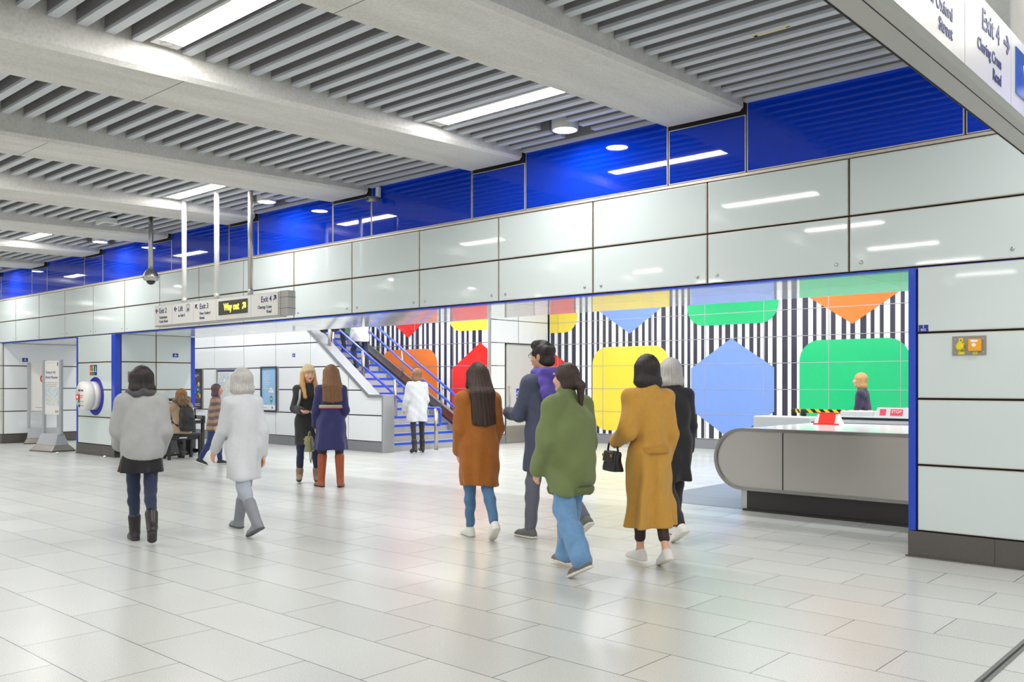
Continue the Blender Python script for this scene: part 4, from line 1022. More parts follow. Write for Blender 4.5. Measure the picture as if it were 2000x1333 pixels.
    def mesh(s, name, mats, relax=1):
        g = vdb.FloatGrid(0.08); g.copyFromArray(s.F); p, qd = g.convertToQuads(0.0)
        p = p*s.v+s.lo
        if len(p) == 0: raise ValueError('empty '+name)
        for _ in range(relax):                       # one pass of smoothing over the quads
            acc = np.zeros_like(p); cnt = np.zeros(len(p))
            for i in range(4):
                np.add.at(acc, qd[:, i], p[qd[:, (i+1) % 4]]); np.add.at(cnt, qd[:, i], 1)
            p = 0.5*p+0.5*acc/np.maximum(cnt, 1)[:, None]
        me = bpy.data.meshes.new(name); n, m = len(p), len(qd)
        me.vertices.add(n); me.vertices.foreach_set('co', p.astype(np.float32).ravel())
        me.loops.add(m*4); me.loops.foreach_set('vertex_index', qd[:, ::-1].astype(np.int32).ravel())
        me.polygons.add(m); me.polygons.foreach_set('loop_start', np.arange(0, m*4, 4, dtype=np.int32))
        me.polygons.foreach_set('use_smooth', np.ones(m, dtype=bool))
        for mm in mats: me.materials.append(mm)
        me.update(calc_edges=True); me.validate()
        return me, p, qd

def rotz(a): return np.array([[math.cos(a), -math.sin(a), 0], [math.sin(a), math.cos(a), 0], [0, 0, 1]])
def rotx(a): return np.array([[1, 0, 0], [0, math.cos(a), -math.sin(a)], [0, math.sin(a), math.cos(a)]])
def roty(a): return np.array([[math.cos(a), 0, math.sin(a)], [0, 1, 0], [-math.sin(a), 0, math.cos(a)]])
V = lambda *a: np.array(a, float)

class Fig:
    """a person in local space: faces +Y, right hand at +X; angles in degrees
    legs / arms: (left, right) tuples. leg = (pitch, knee, spread[, toe pitch, toe yaw]); arm = (pitch, spread, elbow, inward)"""
    def __init__(s, H, legs=((0, 0, 0), (0, 0, 0)), arms=((5, 8, 12, 0), (5, 8, 12, 0)), lean=2, head=(0, 0), sit=False, slim=1.0):
        k = s.k = H/1.65; s.slim = slim
        P = s.P = V(0, 0, 0.92*k); ln = R(lean); s.ln = ln
        s.hip, s.knee, s.ank, s.fdir = [], [], [], []
        for i, lg in enumerate(legs):
            sg = -1 if i == 0 else 1; p, kn, ab = R(lg[0]), R(lg[1]), R(lg[2])
            h = P+V(sg*0.085*k, 0, -0.04*k)
            d1 = V(sg*math.sin(ab), math.sin(p)*math.cos(ab), -math.cos(p)*math.cos(ab)); K = h+d1*0.40*k
            p2 = p-kn; d2 = V(sg*math.sin(ab)*0.6, math.sin(p2), -math.cos(p2)); d2 /= np.linalg.norm(d2); A = K+d2*0.40*k
            tp = R(lg[3]) if len(lg) > 3 else 0; ty = R(lg[4]) if len(lg) > 4 else R(-sg*6)
            s.hip.append(h); s.knee.append(K); s.ank.append(A)
            s.fdir.append(rotz(ty)@rotx(tp))
        up = V(0, math.sin(ln), math.cos(ln)); s.up = up
        s.at = lambda z: P+up*(z*k-0.92*k)            # point on the leaning trunk axis at standing height z
        s.chest = s.at(1.22); s.neck = s.at(1.40)+V(0, 0.005, 0)*k
        hy, hp = R(head[0]), R(head[1])
        s.HM = rotz(hy)@rotx(hp); s.hc = s.neck+V(0, 0.015*k, 0)+s.HM@V(0, 0.012, 0.135)*k
        s.sh, s.el, s.wr, s.ad = [], [], [], []
        for i, ar in enumerate(arms):
            sg = -1 if i == 0 else 1; p, ab, e, inw = (R(a) for a in ar)
            S_ = s.at(1.308)+V(sg*0.146*slim, 0, 0)*k
            d1 = V(sg*math.sin(ab), math.sin(p)*math.cos(ab), -math.cos(p)*math.cos(ab)); E = S_+d1*0.28*k
            p2 = p+e; d2 = V(sg*math.sin(ab)*0.5-sg*math.sin(inw), math.sin(p2)*math.cos(inw), -math.cos(p2)*math.cos(inw)); d2 /= np.linalg.norm(d2)
            s.sh.append(S_); s.el.append(E); s.wr.append(E+d2*0.235*k); s.ad.append((d1, d2))
        s.kids = []
    def box(s, pts, pad): A = np.array(pts); return A.min(0)-pad, A.max(0)+pad
    def body(s, skin, label, group=None, vox=0.0075):
        k = s.k; pts = s.hip+s.knee+s.ank+s.el+s.wr+[s.hc+V(0, 0, 0.14*k), s.P]+[w+d[1]*0.19*k for w, d in zip(s.wr, s.ad)]+[a+f@V(0, 0.2*k, -0.08*k) for a, f in zip(s.ank, s.fdir)]
        lo, hi = s.box(pts, 0.13*k); F = Field(lo, hi, vox)
        # trunk
        ax = lambda z, rx, ry, dy=0: (s.at(z)[2], 0, s.at(z)[1]+dy*k, rx*k*s.slim, ry*k)
        F.loft([ax(0.80, 0.12, 0.09), ax(0.90, 0.138, 0.095, -0.005), ax(1.03, 0.122, 0.082), ax(1.15, 0.135, 0.09), ax(1.27, 0.138, 0.084), ax(1.35, 0.10, 0.06), ax(1.40, 0.055, 0.05)], 0.02)
        F.cone(s.neck-s.up*0.04*k, s.hc-s.HM@V(0, 0.015, 0.05)*k, 0.05*k, 0.046*k, 0.02)
        for i in (0, 1):
            F.cone(s.hip[i], s.knee[i], 0.066*k, 0.043*k, 0.03); F.cone(s.knee[i], s.ank[i], 0.042*k, 0.029*k, 0.01)
            F.cone(s.knee[i]*0.8+s.ank[i]*0.2+V(0, -0.006*k, 0), s.knee[i]*0.55+s.ank[i]*0.45+V(0, -0.006*k, 0), 0.034*k, 0.031*k, 0.02)
            f = s.fdir[i]; a = s.ank[i]
            F.cone(a+f@V(0, -0.02, -0.038)*k, a+f@V(0, 0.14, -0.044)*k, 0.026*k, 0.022*k, 0.015); F.cone(a, a+f@V(0, 0.06, -0.04)*k, 0.033*k, 0.03*k, 0.02)
            F.cone(s.at(1.335)+V((-1, 1)[i]*0.08*k, 0, 0), s.sh[i], 0.045*k, 0.046*k, 0.03)
            F.cone(s.sh[i], s.el[i], 0.043*k, 0.035*k, 0.02); F.cone(s.el[i], s.wr[i], 0.037*k, 0.025*k, 0.01)
            s.hand(F, i)
        s.skull(F)
        me, p, q = F.mesh('person', [skin])
        s.root = bpy.data.objects.new('person', me); col.objects.link(s.root); tag(s.root, label, 'person', group)
        return s
    def hand(s, F, i, curl=0.6):
        k = s.k; d = s.ad[i][1]; sg = (-1, 1)[i]
        n = np.cross(d, V(0, 1, 0.001)); n = n*sg; n /= np.linalg.norm(n)+1e-9          # palm faces the thigh
        n = -n if n[0]*sg > 0 else n
        t = np.cross(n, d); t = t if t[1]+t[2]*0.2 > 0 else -t; w = s.wr[i]
        F.cone(w, w+d*0.03*k, 0.024*k, 0.026*k, 0.012)
        F.cone(w+d*0.03*k+t*0.018*k, w+d*0.075*k+t*0.022*k, 0.021*k, 0.017*k, 0.012, flat=(n, 0.7)); F.cone(w+d*0.03*k-t*0.014*k, w+d*0.072*k-t*0.024*k, 0.021*k, 0.016*k, 0.012, flat=(n, 0.7))
        for j, (off, L) in enumerate(((0.030, 0.072), (0.010, 0.08), (-0.011, 0.074), (-0.031, 0.058))):
            b = w+d*(0.078-0.004*abs(j-1))*k+t*off*k; d1 = d*math.cos(curl*0.5)+n*math.sin(curl*0.5); m = b+d1*L*0.5*k
            d2 = d*math.cos(curl*1.4)+n*math.sin(curl*1.4); F.cone(b, m, 0.0095*k, 0.009*k, 0.004); F.cone(m, m+d2*L*0.5*k, 0.009*k, 0.0075*k, 0.004)
        b = w+d*0.025*k+t*0.026*k; m = b+(d*0.55+t*0.75+n*0.25)*0.04*k; F.cone(b, m, 0.0125*k, 0.0105*k, 0.008); F.cone(m, m+(d*0.9+t*0.2+n*0.35)*0.03*k, 0.0105*k, 0.008*k, 0.004)
    def skull(s, F):
        k = s.k; M = s.HM; c = s.hc; P_ = lambda x, y, z: c+M@V(x, y, z)*k
        F.ell(P_(0, -0.012, 0.025), V(0.074, 0.094, 0.088)*k, M, 0.02)
        F.ell(P_(0, 0.022, -0.035), V(0.060, 0.066, 0.072)*k, M, 0.03)
        F.ell(P_(0, 0.066, -0.092), V(0.026, 0.022, 0.02)*k, M, 0.02)                # chin
        F.cone(P_(0, 0.086, 0.012), P_(0, 0.104, -0.030), 0.010*k, 0.014*k, 0.012)   # nose
        F.ell(P_(0, 0.084, -0.058), V(0.024, 0.014, 0.012)*k, M, 0.01)               # mouth mound
        for sg in (-1, 1):
            F.ell(P_(sg*0.075, -0.012, -0.012), V(0.011, 0.02, 0.033)*k, M, 0.008)   # ear
            F.ell(P_(sg*0.031, 0.088, 0.010), V(0.018, 0.012, 0.011)*k, M, 0.006, 'cut')
            F.ell(P_(sg*0.033, 0.084, 0.030), V(0.024, 0.012, 0.008)*k, M, 0.01)     # brow
            F.ell(P_(sg*0.042, 0.062, -0.028), V(0.022, 0.022, 0.02)*k, M, 0.02)     # cheek
    def face(s, lips='#a8544e', iris='#3a2a20', brow='#4a3524'):
        k = s.k; P_ = lambda x, y, z: s.hc+s.HM@V(x, y, z)*k
        for sg in (-1, 1):
            mb = MB(); mb.lathe([(0.0115*k*math.cos(a), 0.0115*k*math.sin(a)) for a in np.linspace(-1.5, 1.5, 9)], P_(sg*0.031, 0.078, 0.010), tuple(s.HM@V(0, 1, 0)), mat('eye_white', '#e9e4de', 0.2), 14)
            mb.lathe([(0.0055*k, 0.0095*k), (0.005*k, 0.0118*k)], P_(sg*0.031, 0.078, 0.010), tuple(s.HM@V(0, 1, 0)), mat('iris_'+iris[1:], iris, 0.15), 12); mb.build('eye', s.root, local=True)
            F = Field(*s.box([P_(sg*0.033, 0.09, 0.034)], 0.05*k), 0.003); F.cone(P_(sg*0.018, 0.098, 0.034), P_(sg*0.05, 0.084, 0.037), 0.0045*k, 0.003*k, 0.004); s.add('eyebrow', F, mat('brow_'+brow[1:], brow, 0.8))
        F = Field(*s.box([P_(0, 0.09, -0.058)], 0.05*k), 0.003)
        F.cone(P_(-0.02, 0.09, -0.057), P_(0.02, 0.09, -0.057), 0.004*k, 0.004*k, 0.004); F.ell(P_(0, 0.096, -0.054), V(0.013, 0.006, 0.005)*k, s.HM, 0.004); F.ell(P_(0, 0.095, -0.064), V(0.015, 0.007, 0.006)*k, s.HM, 0.004); s.add('lips', F, mat('lips_'+lips[1:], lips, 0.45))
    def add(s, name, F, m, relax=1, extra=None, split=None, label=None):
        me, p, q = F.mesh(name, [m]+([extra] if extra else []), relax)
        if split is not None:                        # faces where split(centre) is true take the second material
            c = p[q].mean(1); me.polygons.foreach_set('material_index', split(c).astype(np.int32))
        o = bpy.data.objects.new(name, me); col.objects.link(o); o.parent = s.root
        if label: o['label'] = label
        s.kids.append(o); return o
    def trousers(s, m, w=(0.086, 0.063, 0.048), end=0.93, name='trousers', top=1.0, seed=1, fold=0.003):
        k = s.k; E = [kn+(a-kn)*end for kn, a in zip(s.knee, s.ank)]
        F = Field(*s.box(s.hip+s.knee+E+[s.at(top)], 0.17*k), 0.009)
        ax = lambda z, rx, ry, dy=0: (s.at(z)[2], 0, s.at(z)[1]+dy*k, rx*k*s.slim, ry*k)
        F.loft([ax(0.83, 0.138, 0.105), ax(0.90, 0.14, 0.104, -0.005), ax(top, 0.112, 0.085)], 0.02); s.tw = w
        for i in (0, 1): F.cone(s.hip[i]+V(0, -0.005, 0), s.knee[i], w[0]*k, w[1]*k, 0.03); m_ = s.knee[i]*0.62+E[i]*0.38; F.cone(s.knee[i], m_, w[1]*k, (w[1]*0.62+w[2]*0.38+0.002)*k, 0.02); F.cone(m_, E[i], (w[1]*0.62+w[2]*0.38+0.002)*k, w[2]*k, 0.02)
        F.ripple(fold, 34, seed, 1.0); return s.add(name, F, m)
    def coat(s, m, rows, sleeve=(0.075, 0.062, 0.05), name='coat', fold=None, rip=0.004, seed=2, cuff=0.94, collar=None, vox=0.0105, p=2.2, freq=24, split=None, extra=None, k_=0.035, sit=False):
        """rows (z, rx, ry, dy) in standing heights of a 1.65 m figure"""
        k = s.k; W_ = [e+(w-e)*cuff for e, w in zip(s.el, s.wr)]
        pts = s.el+W_+s.sh+[s.at(z)+V(0, dy*k, 0)+V(sg*rx*k, sg*ry*k, 0) for z, rx, ry, dy in rows for sg in (-1, 1)]
        F = Field(*s.box(pts, 0.10*k), vox)
        def A_(z): return s.at(z) if z > 0.92 else s.P+V(0, 0, (z-0.92)*k)
        F.loft([(A_(z)[2], 0, A_(z)[1]+dy*k, rx*k, ry*k) for z, rx, ry, dy in rows], 0.02, p, fold)
        hem = min(r_[0] for r_ in rows)*k
        for i in (0, 1):                              # cloth rides over the thighs as far as the hem
            if hem < 0.84*k and not sit:
                h_, kn_, an_ = s.hip[i], s.knee[i], s.ank[i]; w0, w1 = getattr(s, 'tw', (0.088, 0.064))[:2]
                def at_(p0, p1, zz): t_ = min(1, max(0, (p0[2]-zz)/(p0[2]-p1[2]+1e-9))); return p0+(p1-p0)*t_, t_
                q_, t_ = at_(h_, kn_, hem+0.02*k); F.cone(h_, q_, (w0+0.022)*k, (w0+(w1-w0)*t_+0.024)*k, 0.05)
                if t_ >= 1:
                    q2, t2 = at_(kn_, an_, hem+0.02*k); F.cone(kn_, q2, (w1+0.024)*k, (w1+0.02)*k, 0.05)
        if hem < 0.84*k and not sit:
            q_ = F.sub(F.lo, F.lo+F.v*(F.n-1), 0); F.F = np.maximum(F.F, (hem-q_[3]).astype(np.float32))
        for i in (0, 1):
            F.cone(s.at(1.335)+V((-1, 1)[i]*0.05*k, 0, 0), s.sh[i], 0.055*k, sleeve[0]*0.9*k, 0.04)
            F.cone(s.sh[i], s.el[i], sleeve[0]*0.9*k, sleeve[1]*0.92*k, k_); F.cone(s.el[i], W_[i], sleeve[1]*0.92*k, sleeve[2]*k, 0.02)
        if collar:
            n0, n1 = s.at(1.37), s.at(1.37+collar[1]); F.cone(n0+V(0, 0.0, 0), n1, collar[0]*k, collar[0]*0.95*k, 0.025)
        F.ripple(rip, freq, seed, 0.8); return s.add(name, F, m, extra=extra, split=split)
    def shoe(s, m, sole, i, boot=0.0, heel=0.0, wide=1.0, name=None):
        """boot: shaft height above the ankle towards the knee (fraction); heel: heel height"""
        k = s.k; a, f = s.ank[i], s.fdir[i]; P_ = lambda x, y, z: a+f@V(x, y, z)*k
        T = a+(s.knee[i]-a)*boot if boot else P_(0, -0.005, 0.015)
        F = Field(*s.box([P_(0, -0.1, -0.09), P_(0, 0.22, -0.09), T, a, P_(0.05, 0, 0), P_(-0.05, 0, 0)], 0.075*k), 0.0065)
        up = f@V(0, 0, 1)
        F.cone(P_(0, -0.03, -0.045), P_(0, 0.13, -0.056), 0.038*k*wide, 0.036*k*wide, 0.02); F.cone(P_(0, 0.13, -0.056), P_(0, 0.165, -0.062), 0.035*k*wide, 0.026*k, 0.02)
        F.cone(P_(0, -0.008, -0.01), P_(0, 0.07, -0.04), 0.040*k, 0.036*k, 0.025)
        if boot: F.cone(a, T, 0.048*k, (0.052+0.014*boot)*k, 0.02)
        # flat sole
        F.cone(P_(0, -0.035, -0.066), P_(0, 0.15, -0.066), 0.041*k*wide, 0.040*k*wide, 0.006, flat=(up, 0.33))
        if heel: F.cone(P_(0, -0.045, -0.066), P_(0, -0.045, -0.07-heel), 0.03*k, 0.024*k, 0.006)
        # cut away below the sole line
        n = up; c = P_(0, 0, -0.0775); q = F.sub(F.lo, F.lo+F.v*(F.n-1), 0); sl, x, y, z = q
        pl = (x-c[0])*n[0]+(y-c[1])*n[1]+(z-c[2])*n[2]
        if not heel: F.F = np.maximum(F.F, -pl.astype(np.float32))
        s.low = min(getattr(s, 'low', 9), float(c[2])-0.0)
        return s.add(name or ('boot' if boot else 'shoe'), F, m, extra=sole, split=lambda cc: ((cc-c)@n) < 0.020*k)
    def hair(s, m, kind='long', length=0.32, width=0.10, seed=3, back=(0.105, 0.135)):
        """kind long / bob / short / pony; a cap over the skull plus what hangs from it"""
        k = s.k; M = s.HM; P_ = lambda x, y, z: s.hc+M@V(x, y, z)*k
        F = Field(*s.box([P_(0, 0, 0.14), P_(0, -0.16, -0.1), s.hc-V(0, 0, (length+0.12)*k), P_(0.13, 0, 0), P_(-0.13, 0, 0)], 0.10*k), 0.0065)
        F.ell(P_(0, -0.020, 0.032), V(0.087, 0.102, 0.094)*k, M, 0.02)
        F.ell(P_(0, 0.105, -0.04), V(0.062, 0.062, 0.088)*k, M, 0.02, 'cut')              # the face stays clear
        dn = V(0, 0, -1); bk = M@V(0, -1, 0); bk[2] = 0; bk /= np.linalg.norm(bk); sd = np.cross(bk, dn)
        if kind in ('long', 'bob'):
            z0 = s.hc+bk*0.035*k
            top = z0+V(0, 0, 0.02)*k; L = length*k
            for u in (-0.85, -0.45, 0, 0.45, 0.85):
                a = top+sd*u*0.07*k+bk*(0.02-0.05*u*u)*k; b = z0+dn*0.17*k+sd*u*width*0.85*k+bk*(back[0]-0.03*u*u)*k; e = z0+dn*L*(1-0.05*abs(u))+sd*u*width*k+bk*(back[1]-0.03*u*u)*k
                if kind == 'bob': b = z0+dn*0.1*k+sd*u*width*0.8*k+bk*(0.03-0.03*u*u)*k; e = z0+dn*L+sd*u*0.085*k+bk*(0.03-0.04*u*u)*k
                F.cone(a, b, 0.05*k, 0.042*k, 0.03); F.cone(b, e, 0.042*k, 0.026*k, 0.03)
            for sg in (-1, 1): F.cone(P_(sg*0.072, 0.0, 0.02), P_(sg*0.084, 0.002, -0.10), 0.027*k, 0.03*k, 0.025)
        if kind == 'pony':
            F.cone(P_(0, -0.11, 0.0), P_(0.01, -0.15, -0.05), 0.028*k, 0.034*k, 0.015); F.cone(P_(0.01, -0.15, -0.05), P_(0.03, -0.145, -length), 0.034*k, 0.015*k, 0.015)
            for sg in (-1, 1): F.cone(P_(sg*0.07, 0, 0.02), P_(sg*0.06, -0.05, -0.07), 0.024*k, 0.02*k, 0.02)
            F.ell(P_(0, -0.06, -0.04), V(0.07, 0.06, 0.06)*k, M, 0.03)
        if kind == 'short':
            F.ell(P_(0, -0.05, -0.035), V(0.074, 0.06, 0.06)*k, M, 0.03); F.ell(P_(0, 0.02, 0.10), V(0.07, 0.075, 0.04)*k, M, 0.03); F.ripple(0.006, 70, seed, 0.6)
        F.strands(0.0022, 34, seed, (s.hc[0], s.hc[1])); return s.add('hair', F, m, 0)
    def place(s, x, y, psi, plant=None, z=0.0):
        """plant: which foot (0 left, 1 right) stands at x, y; else the pelvis does"""
        a = s.ank[plant] if plant is not None else s.P
        rz = R(psi); d = rotz(rz)@V(a[0], a[1], 0)
        mn = min((v.co.z for o in s.kids if o.name.split('.')[0] in ('shoe', 'boot') for v in o.data.vertices), default=0)
        s.root.location = (x-d[0], y-d[1], z-mn); s.root.rotation_euler = (0, 0, rz)
        return s
    def world(s, p):
        return np.array(s.root.location)+rotz(s.root.rotation_euler.z)@np.array(p)
skin1, skin2 = mat('skin_light', '#e2b095', 0.5, noise=0.06, nscale=14), mat('skin_tan', '#cf9b7c', 0.5, noise=0.06, nscale=14)
def hairm(name, c): return mat(name, c, 0.42, noise=0.45, nscale=26, stretch=(5, 5, 0.5), bump=0.3, bscale=60)
def cloth(name, c, n=0.10, sc_=40, b=0.25, sheen=0.15): return mat(name, c, 0.85, noise=n, nscale=sc_, bump=b, bscale=170, sheen=sheen)
dark_hair, black_hair, brown_hair, blond_hair, grey_hair = hairm('hair_dark_brown', '#3a2720'), hairm('hair_black', '#241c1b'), hairm('hair_chestnut', '#7d5736'), hairm('hair_blond', '#c99a5e'), hairm('hair_grey', '#bdbab6')
jeans_b, jeans_l, jeans_n = cloth('denim_blue', '#51799f', 0.18, 30), cloth('denim_light', '#6d97c0', 0.2, 30), cloth('denim_navy', '#27304c', 0.15, 30)
white_shoe, sole_w, grey_shoe, black_boot = mat('shoe_white', '#e8e6e2', 0.5, noise=0.04), mat('sole_white', '#e9e4d8', 0.6, noise=0.05), mat('canvas_grey', '#6f6d6c', 0.8, noise=0.12, nscale=60), mat('leather_black', '#232022', 0.4, noise=0.2, nscale=20)
tan_boot, taupe = mat('leather_tan', '#a3502d', 0.32, noise=0.2, nscale=14, bump=0.15, bscale=30), cloth('suede_taupe', '#8f7a66', 0.15, 20)
tights = cloth('tights_black', '#2c2b30', 0.1, 40)
walkL, walkR = ((10, 5, -3), (-9, 30, -3, -34)), ((-9, 30, -3, -34), (10, 5, -3))

_coat = Fig.coat
def slimcoat(s, m, rows, *a, **kw): return _coat(s, m, [(z, rx*0.89, ry*0.95, dy) for z, rx, ry, dy in rows], *a, **kw)
Fig.coat = slimcoat

# 1 rust-brown coat
f = Fig(1.65, walkL, ((-4, 8, 26, 8), (-2, 9, 30, 10)), 3, (6, 2)).body(skin1, 'person walking away in a rust brown coat with long straight dark hair')
f.trousers(jeans_b, (0.084, 0.056, 0.042), 0.90, 'jeans', seed=4)
rust = cloth('wool_rust', '#a5611f', 0.14, 30)
f.coat(rust, [(0.50, 0.165, 0.145, 0), (0.62, 0.18, 0.155, 0), (0.85, 0.19, 0.155, 0), (1.05, 0.188, 0.145, 0), (1.22, 0.195, 0.135, 0), (1.32, 0.185, 0.11, 0), (1.37, 0.13, 0.085, 0), (1.42, 0.075, 0.07, 0)], (0.082, 0.074, 0.062), fold=(5, 0.014, 4), rip=0.006, collar=(0.066, 0.05), seed=11)
f.hair(dark_hair, 'long', 0.46, 0.112, back=(0.115, 0.15))
for i in (0, 1): f.shoe(white_shoe, sole_w, i)
f.place(-5.99, 6.06, 62, 0)

# 2 tall person with violet scarf, half hidden
f = Fig(1.84, ((8, 4, 2), (-14, 30, 2, -32)), ((20, 10, 70, 20), (10, 10, 60, 15)), 2, (18, -2), slim=1.1).body(skin2, 'tall person with short dark hair and a violet scarf behind the green jacket')
f.trousers(cloth('trousers_grey', '#6a6a78', 0.15, 30), (0.086, 0.062, 0.05), 0.94, seed=5)
f.coat(cloth('coat_slate', '#4a4f66', 0.2, 26), [(0.58, 0.20, 0.15, 0), (0.8, 0.20, 0.15, 0), (1.05, 0.19, 0.14, 0), (1.22, 0.21, 0.135, 0), (1.32, 0.195, 0.11, 0), (1.37, 0.13, 0.09, 0), (1.42, 0.075, 0.07, 0)], (0.08, 0.066, 0.054), seed=12, fold=(5, 0.01, 6))
F = Field(*f.box([f.at(1.40), f.at(1.25)], 0.30), 0.009)
for a in range(10): F.ell(f.at(1.385)+V(0.092*math.cos(a*0.628), 0.075*math.sin(a*0.628), 0.012*math.sin(2*a)), V(0.062, 0.055, 0.052), None, 0.03)
F.cone(f.at(1.36)+V(0.06, -0.10, 0), f.at(1.12)+V(0.05, -0.17, 0), 0.075, 0.085, 0.04, flat=(V(0, 1, 0), 0.4)); F.cone(f.at(1.36)+V(-0.08, -0.08, 0), f.at(1.2)+V(-0.11, -0.165, 0), 0.07, 0.07, 0.04, flat=(V(0, 1, 0), 0.4)); F.ripple(0.006, 50, 3, 0.8)
f.add('scarf', F, cloth('scarf_violet', '#5a4aa8', 0.25, 18))
f.hair(black_hair, 'short')
mb = MB()
P_ = lambda x, y, z: f.hc+f.HM@V(x, y, z)*f.k
for sg in (-1, 1):
    c = P_(sg*0.032, 0.104, 0.008); mb.tube([tuple(c+f.HM@V(0.023*math.cos(a), 0, 0.019*math.sin(a))) for a in np.linspace(0, 2*math.pi, 17)], 0.0018, black, 6, False)
    mb.tube([tuple(P_(sg*0.054, 0.104, 0.012)), tuple(P_(sg*0.079, 0.08, 0.012)), tuple(P_(sg*0.082, -0.005, 0.012))], 0.0018, black, 6)
mb.tube([tuple(P_(-0.009, 0.106, 0.012)), tuple(P_(0.009, 0.106, 0.012))], 0.0018, black, 6); mb.build('glasses', f.root, local=True)
f.face()
for i in (0, 1): f.shoe(grey_shoe, sole_w, i)
f.place(-5.50, 6.364, 78, 0)

# 3 green padded jacket
f = Fig(1.60, ((-10, 22, 3, -26), (16, 6, 3)), ((2, 12, 22, 6), (0, 12, 22, 6)), 3, (10, 3), slim=1.05).body(skin1, 'person in a bulky olive green padded jacket and pale jeans, hair in a ponytail')
f.trousers(jeans_l, (0.10, 0.085, 0.082), 0.97, 'jeans', seed=6, fold=0.006)
f.coat(cloth('padded_olive', '#6f7d4d', 0.10, 12, 0.1), [(0.635, 0.15, 0.13, 0), (0.67, 0.19, 0.165, 0), (0.74, 0.22, 0.195, -0.01), (0.88, 0.235, 0.205, -0.015), (1.08, 0.225, 0.195, -0.02), (1.24, 0.21, 0.165, -0.015), (1.33, 0.175, 0.125, 0), (1.38, 0.12, 0.09, 0), (1.43, 0.08, 0.075, 0)], (0.10, 0.098, 0.075), seed=13, rip=0.011, freq=20, collar=(0.075, 0.06))
F = Field(*f.box([f.P+V(0, 0, (0.66-0.92)*f.k)], 0.32), 0.009); F.loft([(0.625*f.k, 0, -0.01, 0.172*f.k, 0.168*f.k), (0.66*f.k, 0, -0.012, 0.186*f.k, 0.182*f.k), (0.685*f.k, 0, -0.012, 0.18*f.k, 0.176*f.k)], 0.015); F.ripple(0.003, 90, 3, 0.0); f.add('hem_band', F, cloth('rib_olive', '#5f6c41', 0.12, 20))
f.hair(dark_hair, 'pony', 0.22)
for i in (0, 1): f.shoe(grey_shoe, sole_w, i, wide=1.06)
f.place(-4.43, 5.552, 80, 1)

# 4 mustard coat
f = Fig(1.66, ((7, 4, -4), (-6, 18, -4, -20)), ((-14, 14, 84, 10), (-4, 7, 20, 6)), 2, (8, 0)).body(skin1, 'person walking away in a long mustard coat with a dark bob haircut')
f.trousers(mat('leggings_dark', '#3a2a26', 0.7, noise=0.1), (0.08, 0.052, 0.044), 0.72, 'leggings', seed=7)
f.coat(cloth('wool_mustard', '#c9963f', 0.10, 30), [(0.29, 0.205, 0.185, 0), (0.45, 0.195, 0.175, 0), (0.7, 0.175, 0.15, 0), (0.88, 0.155, 0.128, 0), (0.93, 0.15, 0.125, 0), (1.05, 0.165, 0.135, 0), (1.22, 0.19, 0.135, 0), (1.32, 0.182, 0.11, 0), (1.37, 0.125, 0.085, 0), (1.42, 0.075, 0.07, 0)], (0.086, 0.08, 0.066), fold=(6, 0.03, 9), rip=0.006, collar=(0.068, 0.05), seed=14)
F = Field(*f.box([f.at(0.90)], 0.3), 0.008); F.loft([(f.at(0.875)[2], 0, f.at(0.9)[1], 0.170*f.k, 0.146*f.k), (f.at(0.925)[2], 0, f.at(0.9)[1], 0.166*f.k, 0.142*f.k)], 0.01); f.add('belt', F, cloth('wool_mustard_belt', '#bd8a36', 0.1, 30))
f.hair(black_hair, 'bob', 0.17)
for i in (0, 1): f.shoe(white_shoe, sole_w, i)
f.place(-4.075, 6.07, 62, 0)
mustard = f

# 5 dark coat, pale hair, behind the mustard coat
f = Fig(1.70, ((-12, 26, 2, -30), (14, 6, 2)), ((-2, 8, 14, 2), (-2, 8, 14, 2)), 2, (0, 0), slim=1.05).body(skin1, 'person in a black coat with pale grey hair, mostly behind the mustard coat')
f.trousers(tights, seed=8)
f.coat(cloth('coat_black', '#26252a', 0.15, 30), [(0.54, 0.19, 0.155, 0), (0.8, 0.185, 0.15, 0), (1.05, 0.18, 0.14, 0), (1.22, 0.195, 0.135, 0), (1.32, 0.185, 0.11, 0), (1.37, 0.13, 0.085, 0), (1.43, 0.075, 0.07, 0)], seed=15, fold=(5, 0.008, 2))
f.hair(grey_hair, 'bob', 0.13)
for i in (0, 1): f.shoe(white_shoe, sole_w, i)
f.place(-4.60, 7.43, 62, 1)

# 6 grey jacket walker on the left
f = Fig(1.62, ((10, 5, -3), (-12, 30, -3, -34)), ((12, 10, 40, 14), (-8, 10, 40, 14)), 4, (12, 4)).body(skin2, 'person in a grey padded jacket and black skirt before the piano')
f.trousers(jeans_n, (0.08, 0.055, 0.042), 0.72, 'jeans', seed=9)
F = Field(*f.box([f.at(0.64), f.at(0.98)], 0.3), 0.01); F.loft([(0.66*f.k, 0, 0, 0.185*f.k, 0.16*f.k), (0.8*f.k, 0, 0, 0.178*f.k, 0.15*f.k), (0.98*f.k, 0, 0.005, 0.15*f.k, 0.12*f.k)], 0.02, 2.2, (6, 0.016, 3)); f.add('skirt', F, cloth('skirt_black', '#1d1b1e', 0.15, 30))
f.coat(cloth('padded_grey', '#a7a8a8', 0.12, 14, 0.1), [(0.78, 0.19, 0.16, 0), (0.84, 0.205, 0.17, 0), (1.0, 0.20, 0.165, 0), (1.18, 0.195, 0.15, 0), (1.30, 0.175, 0.12, 0), (1.37, 0.13, 0.09, 0), (1.42, 0.085, 0.078, 0)], (0.095, 0.09, 0.07), seed=16, rip=0.007, freq=18, collar=(0.08, 0.06))
F = Field(*f.box([f.at(1.40)], 0.24), 0.008)
for a in range(9): F.ell(f.at(1.395)+V(0.085*math.cos(a*0.7), 0.07*math.sin(a*0.7), 0.014*math.sin(2*a)), V(0.05, 0.045, 0.04), None, 0.025)
